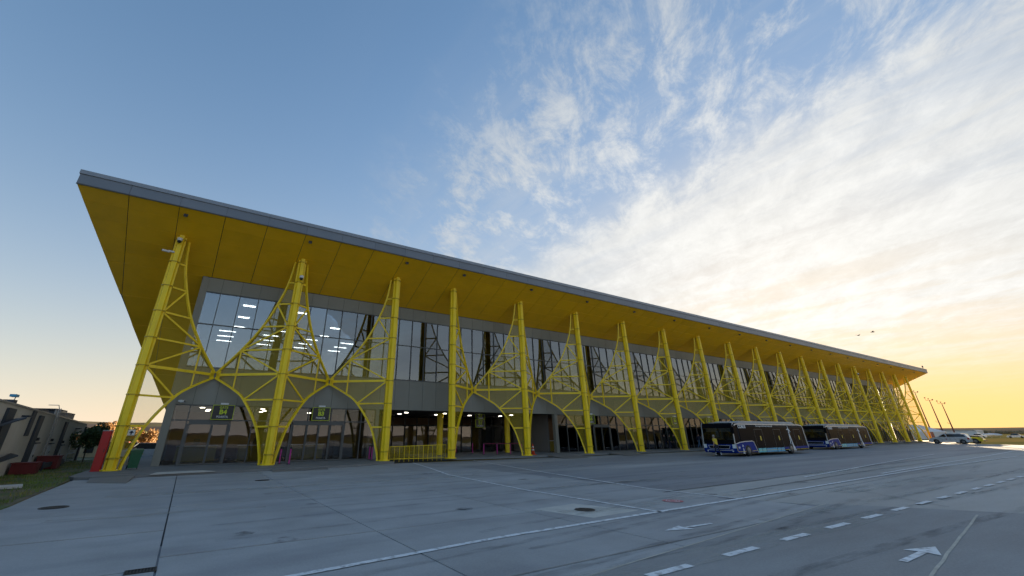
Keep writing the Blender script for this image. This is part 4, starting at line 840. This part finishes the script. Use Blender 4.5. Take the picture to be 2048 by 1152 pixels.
B().box(-.17, .17, -.012, .0, -.15, .15).build('plate', 'signw', t); B().prism_y([(-.12, -.02), (.12, -.02), (.02, .09), (-.02, .09)], -.016, -.012).prism_y([(-.03, -.12), (.03, -.12), (.03, -.02), (-.03, -.02)], -.016, -.012).build('symbol', 'navycloth', t)
# office block
M['stucco'] = mat('grey_beige_render', (.50, .475, .42), .85, var=.14, scale=.5, bump=.15, bscale=30); M['slate'] = mat('dark_blue_grey_strip', (.035, .045, .06), .6); M['pipe'] = mat('pale_pipe', (.50, .52, .55), .45); M['pane'] = mat('dark_window_pane', (.02, .025, .03), .05)
M['copper'] = mat('brick_red_shed', (.13, .010, .010), .6)
FX = -7.5; zt = lambda y: 3.36-.0235*(y-28.3)
t = thing('office_block', 'low grey service building at the left edge with dark vertical strips', 'building', (FX, 35, 0))
off = Vector((-FX, -35, 0))
def ob(b, n, m, p=None):
    o = b.build(n, m, p or t)
    if not p: o.location = off
    return o
ob(B().prism_x([(12, .0), (51, .0), (51, zt(51)), (12, zt(12))], FX-8, FX), 'wall', 'stucco')
ob(B().prism_x([(11.9, zt(11.9)-.02), (51.1, zt(51.1)-.02), (51.1, zt(51.1)+.06), (11.9, zt(11.9)+.06)], FX-8.05, FX+.06), 'roof_edge', 'galv')
for y0, y1, z0 in ((29.6, 30.7, .1), (35.4, 36.2, .05), (42.5, 43.1, .05), (50.5, 50.9, .05)):
    ob(B().prism_x([(y0, z0), (y1, z0), (y1, zt(y1)-.20), (y0, zt(y0)-.20)], FX+.003, FX+.12), 'dark_strip', 'slate')
ob(B().prism_x([(33.9, 1.9), (34.5, 1.9), (34.5, zt(34)-.05), (33.9, zt(34)-.05)], FX+.003, FX+.08), 'dark_strip', 'slate')
for y, z0, z1 in ((36.75, .06, 1.45), (40.3, .40, 1.38), (43.7, .06, 1.24)):
    d = ob(B().box(FX+.003, FX+.07, y-.38, y+.38, z0, z1), 'door', 'pipe'); B().box(FX+.07, FX+.10, y+.22, y+.27, z0+.5*(z1-z0), z0+.6*(z1-z0)).build('handle', 'blackp', d)
    ob(B().box(FX+.003, FX+.16, y-.5, y+.5, z1+.04, z1+.10), 'door_hood', 'slate')
    ob(B().box(FX+.003, FX+.14, y-.08, y+.08, z1+.2, z1+.36), 'wall_lamp', 'blackp')
ob(B().bar((FX+.18, 38.5, .8), (FX+.18, 38.5, 3.55), .04, .04).bar((FX+.18, 39.0, .8), (FX+.18, 39.0, 3.55), .04, .04).path([(FX+.18, 38.5, 3.5), (FX+.1, 38.5, 3.72), (FX-.4, 38.5, 3.72)], .02), 'ladder_rail', 'galv')
for k in range(9): ob(B().bar((FX+.18, 38.5, .95+k*.29), (FX+.18, 39.0, .95+k*.29), .03, .03), 'ladder_rung', 'galv')
for y, z in ((32.6, 2.86), (47.1, 2.45)): ob(B().box(FX+.003, FX+.30, y-.35, y+.35, z-.05, z+.03), 'flood_lamp', 'slate')
for z0, z1 in ((1.56, 2.1), (.83, 1.45), (.14, .70)):
    w = ob(B().box(FX+.003, FX+.05, 46.8, 49.5, z0, z1), 'window', 'pipe')
    for q in range(3): B().box(FX+.05, FX+.06, 46.88+q*.88, 46.88+q*.88+.80, z0+.06, z1-.06).build('pane', 'pane', w)
ob(B().box(FX+.003, FX+.05, 30.3, 30.5, 1.75, 2.2), 'vent_plate', 'pipe')
for k, (y0, y1, z) in enumerate([(40.5, 44.2, 3.62), (45.5, 50.0, 3.84), (49.6, 53.3, 3.72)]):
    hv = thing('rooftop_unit', ['slatted steel rooftop unit nearest along the office block roof', 'slatted steel rooftop unit in the middle of the office block roof', 'slatted steel rooftop unit at the far end of the office block roof'][k], 'rooftop unit', (-9.6, (y0+y1)/2, zt(46)-.05), group='rooftop units on the office block')
    hh = z-zt(46)+.05; l = (y1-y0)/2*.8
    B().box(-.75, .75, -l, l, hh-.08, hh).build('top_plate', 'slate', hv)
    for yy in (-l, l): 
        for xx in (-.7, .7): B().box(xx-.03, xx+.03, yy-.03, yy+.03, 0, hh-.08).build('leg', 'galv', hv)
    for q in range(10): B().box(.70, .74, -l+.1+q*(2*l-.2)/9.5, -l+.1+q*(2*l-.2)/9.5+.06, .12, hh-.08).build('slat', 'galv', hv)
    B().box(-.6, .6, -l*.9, l*.9, .05, hh-.14).build('coil', 'slate', hv)
dv = thing('roof_mast', 'small rooftop box with a tilted blue panel on a mast', 'mast', (-7.9, 31.2, zt(31)+.05)); B().box(-.2, .2, -.3, .3, 0, .22).build('box', 'slate', dv); B().tube((0, .3, 0), (.05, .45, .42), .02).build('pole', 'galv', dv); B().box(-.12, .12, .05, .60, .38, .50).build('panel', 'buscyan', dv)
for k, (y0, z0, y1, z1, lb) in enumerate([(27.5, 2.66, 32.2, 2.70, 'upper dark triangular awning on the office block'), (28.5, 1.12, 33.7, 1.10, 'lower dark triangular awning on the office block')]):
    B().add([(FX+.06, y0, z0-.55), (FX+.06, y1-1, z1), (FX+1.3, y0, z0), (FX+.06, y0, z0-.62), (FX+.06, y1-1, z1-.07), (FX+1.3, y0, z0-.07)], [(0, 1, 2), (5, 4, 3), (0, 3, 4, 1), (1, 4, 5, 2), (2, 5, 3, 0)]).build('awning', 'slate', label=lb, cat='awning', group='awnings on the office block')
for y, w, h, lb in ((33.6, .8, .55, 'dark red steel box left of the tall door'), (38.3, 1.0, .72, 'dark red steel box between the ladder and door')):
    q = thing('steel_box', lb, 'box', (FX+.65, y, .02), group='dark red boxes by the office block'); B().box(-.5, .5, -w/2, w/2, .06, h).build('body', 'copper', q); B().box(-.54, .54, -w/2-.04, w/2+.04, h, h+.05).build('lid', 'copper', q); B().box(-.45, .45, -w/2+.05, w/2-.05, 0, .06).build('plinth', 'dark', q)
q = thing('guard_rail', 'low dark steel guard rail on the verge before the office block', 'guard rail', (-6.6, 38, .02))
B().prism_x([(-2.1, .18), (3.2, .18), (3.2, .46), (-2.1, .46)], -.02, .02).build('beam', 'slate', q); B().prism_x([(-2.1, .29), (3.2, .29), (3.2, .35), (-2.1, .35)], .02, .05).build('rib', 'slate', q)
for yy in (-1.8, .5, 2.8): B().box(-.1, -.02, yy-.05, yy+.05, 0, .50).build('post', 'slate', q)

# ------------------------------------------------------------------ trees
M['bark'] = mat('bark', (.045, .035, .025), .9, var=.3, scale=6)
M['leafg'] = mat('green_leaves', (.035, .065, .015), .7, var=.45, scale=1.3); M['leafo'] = mat('autumn_leaves', (.26, .12, .02), .7, var=.45, scale=1.3); M['leafy'] = mat('yellow_green_leaves', (.15, .14, .025), .7, var=.4, scale=1.3)
def tree(x, y, h, r, m, label, seed, n=1500, z=0, leaf=.10):
    rn = random.Random(seed); t = thing('tree', label, 'tree', (x, y, z), group='trees beyond the verge')
    tr = B(); top = Vector((rn.uniform(-.1, .1), rn.uniform(-.1, .1), h*.55)); tr.tube((0, 0, -.1), top*.5, .035*h/2, .028*h/2, 7).tube(top*.5, top, .028*h/2, .016*h/2, 7)
    blobs = []
    for i in range(9):
        a = rn.uniform(0, 6.28); q = rn.uniform(.25, .75)*r; p = Vector((q*math.cos(a), q*math.sin(a), h*rn.uniform(.48, .92)))
        blobs.append((p, rn.uniform(.28, .46)*r)); tr.tube(top*rn.uniform(.6, 1), p, .010*h/2+.01, .006, 5)
    tr.build('trunk', 'bark', t)
    vs = []; fs = []
    for i in range(n):
        p, br = rn.choice(blobs); d = Vector((rn.gauss(0, 1), rn.gauss(0, 1), rn.gauss(0, .8))).normalized()*br*rn.random()**.35; c = p+d
        u_ = Vector((rn.gauss(0, 1), rn.gauss(0, 1), rn.gauss(0, 1))).normalized(); v_ = u_.orthogonal().normalized(); l = leaf*rn.uniform(.6, 1.3); k = len(vs)
        vs += [c-u_*l, c-v_*l*.5, c+u_*l, c+v_*l*.5]; fs.append((k, k+1, k+2, k+3))
    B().add(vs, fs).build('crown', m, t)
tree(-6.35, 46.5, 3.0, 1.35, 'leafg', 'dark green tree left of the red cabinet', 1, 2600, .0, .11)
tree(-7.3, 66, 3.5, 1.9, 'leafo', 'orange autumn tree glowing above the green tree', 2, 1800, -.3, .15)
tree(-4.2, 70, 3.0, 1.7, 'leafo', 'orange autumn tree right of the column foot', 3, 1800, -.3, .15)
tree(-6.4, 84, 3.4, 1.8, 'leafy', 'yellow green tree behind the autumn trees', 4, 1500, -.4, .16)
tree(-2.4, 78, 2.6, 1.4, 'leafy', 'bushy yellow green tree nearest the glass corner', 5, 1500, -.4, .14)
# pink house, parked cars and timber far behind
M['pink'] = mat('pink_render', (.48, .20, .19), .85, var=.1); M['tileroof'] = mat('red_roof', (.25, .06, .04), .8); M['carw'] = mat('car_white', (.55, .56, .58), .3, coat=.4); M['sunw'] = mat('sandy_render', (.52, .40, .24), .85)
hs = thing('pink_house', 'small pink house behind the autumn trees', 'house', (-3.0, 96, -.6))
B().box(-1.4, 2.6, 0, 5, 0, 2.6).build('wall', 'pink', hs); B().prism_y([(-1.7, 2.6), (2.9, 2.6), (.6, 3.6)], -.3, 5.3).build('roof', 'tileroof', hs); wd = B().box(-.8, -.1, -.03, .02, .9, 2.0).build('window', 'whitep', hs); B().box(-.74, -.16, -.04, -.03, .96, 1.94).build('pane', 'pane', wd)
hs = thing('sandy_shed', 'sunlit sandy low building behind the green tree trunk', 'shed', (-8.6, 58, -.1))
B().box(-1.5, 3.4, 0, 4, 0, 1.35).build('wall', 'sunw', hs); B().box(-1.7, 3.6, -.2, 4.2, 1.35, 1.45).build('roof', 'tileroof', hs)
for q in range(3): B().box(-.9+q*1.4, -.2+q*1.4, -.03, .02, .5, 1.1).build('window', 'pane', hs)
def far_car(x, y, rz, m, lb, z=0):
    t = thing('parked_car', lb, 'car', (x, y, z), rz, group='parked cars behind the terminal')
    B().prism_y([(-2.1, .25), (-2.15, .62), (-1.9, .78), (-1.1, .86), (1.2, .88), (2.0, .74), (2.12, .5), (2.08, .25)], -.85, .85).build('body', m, t)
    B().add([(-1.25, -.8, .84), (1.35, -.8, .86), (.7, -.66, 1.38), (-.7, -.66, 1.40), (-1.25, .8, .84), (1.35, .8, .86), (.7, .66, 1.38), (-.7, .66, 1.40)], [(0, 1, 2, 3), (7, 6, 5, 4), (0, 4, 5, 1), (1, 5, 6, 2), (2, 6, 7, 3), (3, 7, 4, 0)]).build('cabin', 'autoglass', t)
    B().box(-.7, .7, -.64, .64, 1.39, 1.42).build('roof', m, t)
    for xx in (-1.3, 1.3):
        for yy in (-.87, .67): w = B().lathe([(.2, 0), (.31, .01), (.31, .19), (.2, .2)], (xx, yy, .31), 14, 'y').build('wheel', 'tyre', t, True); B().lathe([(.04, -.005), (.2, 0), (.2, .2)], (xx, yy, .31), 12, 'y').build('rim', 'rimm', w)
far_car(-3.1, 56.0, R(8), 'carw', 'white car parked behind the glass corner', -.15)
far_car(-4.9, 61.0, R(4), 'vanpaint', 'silver car parked behind the green bin', -.15)
q = thing('timber_stack', 'light brown boards leaning behind the green bin', 'boards', (-2.9, 38.6, .1), R(20))
for k in range(4): B().bar((-.25+k*.12, 0, .0), (.25+k*.16, .1, 1.05-.12*k), .12, .05).build('board', 'sunw', q)

# ------------------------------------------------------------------ far right: masts, hangar, airfield
M['mastred'] = mat('mast_red', (.13, .035, .02), .5); M['hangarw'] = mat('hangar_fabric', (.62, .63, .65), .6, var=.05); M['hay'] = mat('far_trees', (.22, .17, .10), .9, spec=0, var=.3, scale=.05); M['board'] = mat('dark_red_board', (.20, .008, .01), .5)
def mast(x, y, h, lb):
    t = thing('light_mast', lb, 'light mast', (x, y, 0), group='apron light masts')
    B().tube((0, 0, 0), (0, 0, 1.9), .26, .24, 10).build('foot', 'whitep', t); B().tube((0, 0, 1.9), (0, 0, h), .22, .10, 10).build('pole', 'mastred', t)
    B().tube((0, -.9, h), (0, .9, h), .05).tube((0, .9, h), (0, 1.0, h+.9), .04).tube((0, -.5, h-.3), (0, -.9, h), .04).build('cross_arm', 'mastred', t)
    for yy, zz_ in ((.95, h+.8), (.15, h+.35), (-.85, h+.05)): B().box(-.12, .12, yy-.18, yy+.18, zz_, zz_+.3).build('lamp_head', 'mastred', t)
    B().path([(0, .0, h*.42), (0, .55, h*.42), (0, .75, h*.46)], .05).build('bracket_arm', 'mastred', t)
mast(230, 47.3, 12.8, 'red and white light mast, middle of the three'); mast(230, 44.5, 11.5, 'red and white light mast farthest from the terminal'); mast(230, 50.3, 15.8, 'red light mast half behind the last yellow column')
t = thing('white_hangar', 'white fabric hangar seen past the last columns', 'hangar', (200, 46.5, -.1))
B().prism_x([(0, 0), (0, 2.3), (6, 4.6), (12, 4.9), (26, 4.9), (26, 0)], 0, 30).build('shell', 'hangarw', t); B().box(-.05, .0, 1.2, 4.2, 0, 2.0).build('door', 'coping', t); B().box(-.04, .0, 6, 10, 0, 3.2).build('door', 'sunw', t)
t = thing('long_shed', 'long low white shed beyond the silver minivan', 'shed', (320, 54.5, 0)); B().box(0, 14, 0, 13, 0, 2.6).build('wall', 'hangarw', t); B().prism_x([(-.3, 2.6), (13.3, 2.6), (12.6, 3.0), (.6, 3.0)], -.3, 14.3).build('roof', 'coping', t)
t = thing('light_aircraft', 'small white aircraft parked far off beyond the pickup', 'aircraft', (262, 41, 0))
B().lathe([(.05, -2.8), (.35, -2.2), (.55, -1.0), (.6, .5), (.4, 2.0), (.15, 3.4)], (0, 0, 1.0), 12, 'y').build('fuselage', 'hangarw', t, True); B().box(-4.5, 4.5, -.9, .5, 1.0, 1.12).build('wing', 'hangarw', t); B().prism_x([(2.6, 1.1), (3.5, 1.1), (3.6, 2.2), (3.2, 2.2)], -.05, .05).build('fin', 'hangarw', t); B().box(-1.2, 1.2, 2.8, 3.4, 1.1, 1.16).build('tailplane', 'hangarw', t)
for xx, yy in ((-.8, .2), (.8, .2), (0, -1.9)): B().tube((xx, yy, .1), (xx*.5, yy, .8), .07).build('gear_leg', 'galv', t)
for k, (x, y, m, lb) in enumerate(((255, 43.4, 'vanpaint', 'grey car parked near the small aircraft'), (250, 33.5, 'vanpaint', 'grey car parked far out on the dry field'))): far_car(x, y, R(90), m, lb); 
t = thing('red_board', 'dark red board at the foot of the last yellow column', 'board', (146.3, 32.0, .8)); B().box(-.9, 1.0, -.05, .02, .05, 1.25).build('panel', 'board', t); B().box(-.7, -.6, .02, .08, -.7, 1.2).box(.6, .7, .02, .08, -.7, 1.2).build('post', 'frame', t)
rt = thing('roof_lamp', 'small dark obstruction lamp on the far roof corner', 'lamp', (154.0, 30.3, 16.56)); B().tube((0, 0, 0), (0, 0, .35), .05).build('stalk', 'blackp', rt); B().lathe([(.14, .35), (.16, .5), (.10, .75), (.02, .8)], n=10).build('lamp_head', 'blackp', rt)
# birds
M['birdm'] = mat('dark_feathers', (.03, .03, .03), .8)
for x, y, z, rz, lb in ((58.0, 13.9, 11.4, .4, 'dark bird in flight, right one of the two'), (57.5, 15.0, 11.2, 1.2, 'dark bird in flight, left one of the two')):
    bt = thing('bird', lb, 'bird', (x, y, z), rz, group='birds over the roof')
    B().lathe([(.005, -.17), (.035, -.10), (.045, 0), (.03, .10), (.012, .2)], n=8, axis='y').build('body', 'birdm', bt, True)
    for s_ in (-1, 1): B().add([(0, -.05, .01), (0, .06, .01), (s_*.18, .05, .09), (s_*.18, -.06, .09), (s_*.34, .10, .05), (s_*.18, .0, .10)], [(0, 1, 2, 3), (3, 2, 4)]).build('wing', 'birdm', bt)

# ------------------------------------------------------------------ hills all round
M['hill'] = mat('far_hills', (.125, .105, .095), .95, spec=0, var=.25, scale=.004, patch=((.16, .14, .08), .002, .45, .6, (1, 1, 1)))
vs = []; fs = []; n = 240
for i in range(n):
    a = 2*math.pi*i/n; az = math.degrees(a)
    e = .85+.62*math.cos(a-R(-12))
    hgt = 2600*math.tan(R(e*(.85+.35*noise.noise(Vector((math.cos(a)*3, math.sin(a)*3, 0)))+.12*noise.noise(Vector((math.cos(a)*14, math.sin(a)*14, 5))))))
    if 60 < az < 110: hgt *= .55
    for rr_, hh in ((1500, -2), (2100, hgt*.45), (2600, hgt), (3300, hgt*.6)): vs.append((rr_*math.sin(a), rr_*math.cos(a), hh))
for i in range(n):
    j = (i+1) % n
    for k in range(3): fs.append((4*i+k, 4*j+k, 4*j+k+1, 4*i+k+1))
B().add(vs, fs).build('hills', 'hill', None, True, kind='structure')
rn = random.Random(9); vs = []; fs = []
for i in range(260):
    a = R(rn.uniform(70, 100)); rr_ = rn.uniform(800, 1100); x, y = rr_*math.sin(a), rr_*math.cos(a); w = rn.uniform(5, 14); h = rn.uniform(2, 4)
    for q in range(5):
        c = Vector((x+rn.uniform(-w, w), y+rn.uniform(-w, w), h*rn.uniform(.2, .7))); k = len(vs); s_ = h*.5
        vs += [c+Vector((s_, 0, 0)), c+Vector((0, s_, 0)), c+Vector((-s_, 0, 0)), c+Vector((0, -s_, 0)), c+Vector((0, 0, s_)), c-Vector((0, 0, s_*2))]
        fs += [(k, k+1, k+4), (k+1, k+2, k+4), (k+2, k+3, k+4), (k+3, k, k+4), (k+1, k, k+5), (k+2, k+1, k+5), (k+3, k+2, k+5), (k, k+3, k+5)]
B().add(vs, fs).build('treeline', 'hay', label='distant brown treeline along the airfield horizon', cat='treeline', kind='stuff')
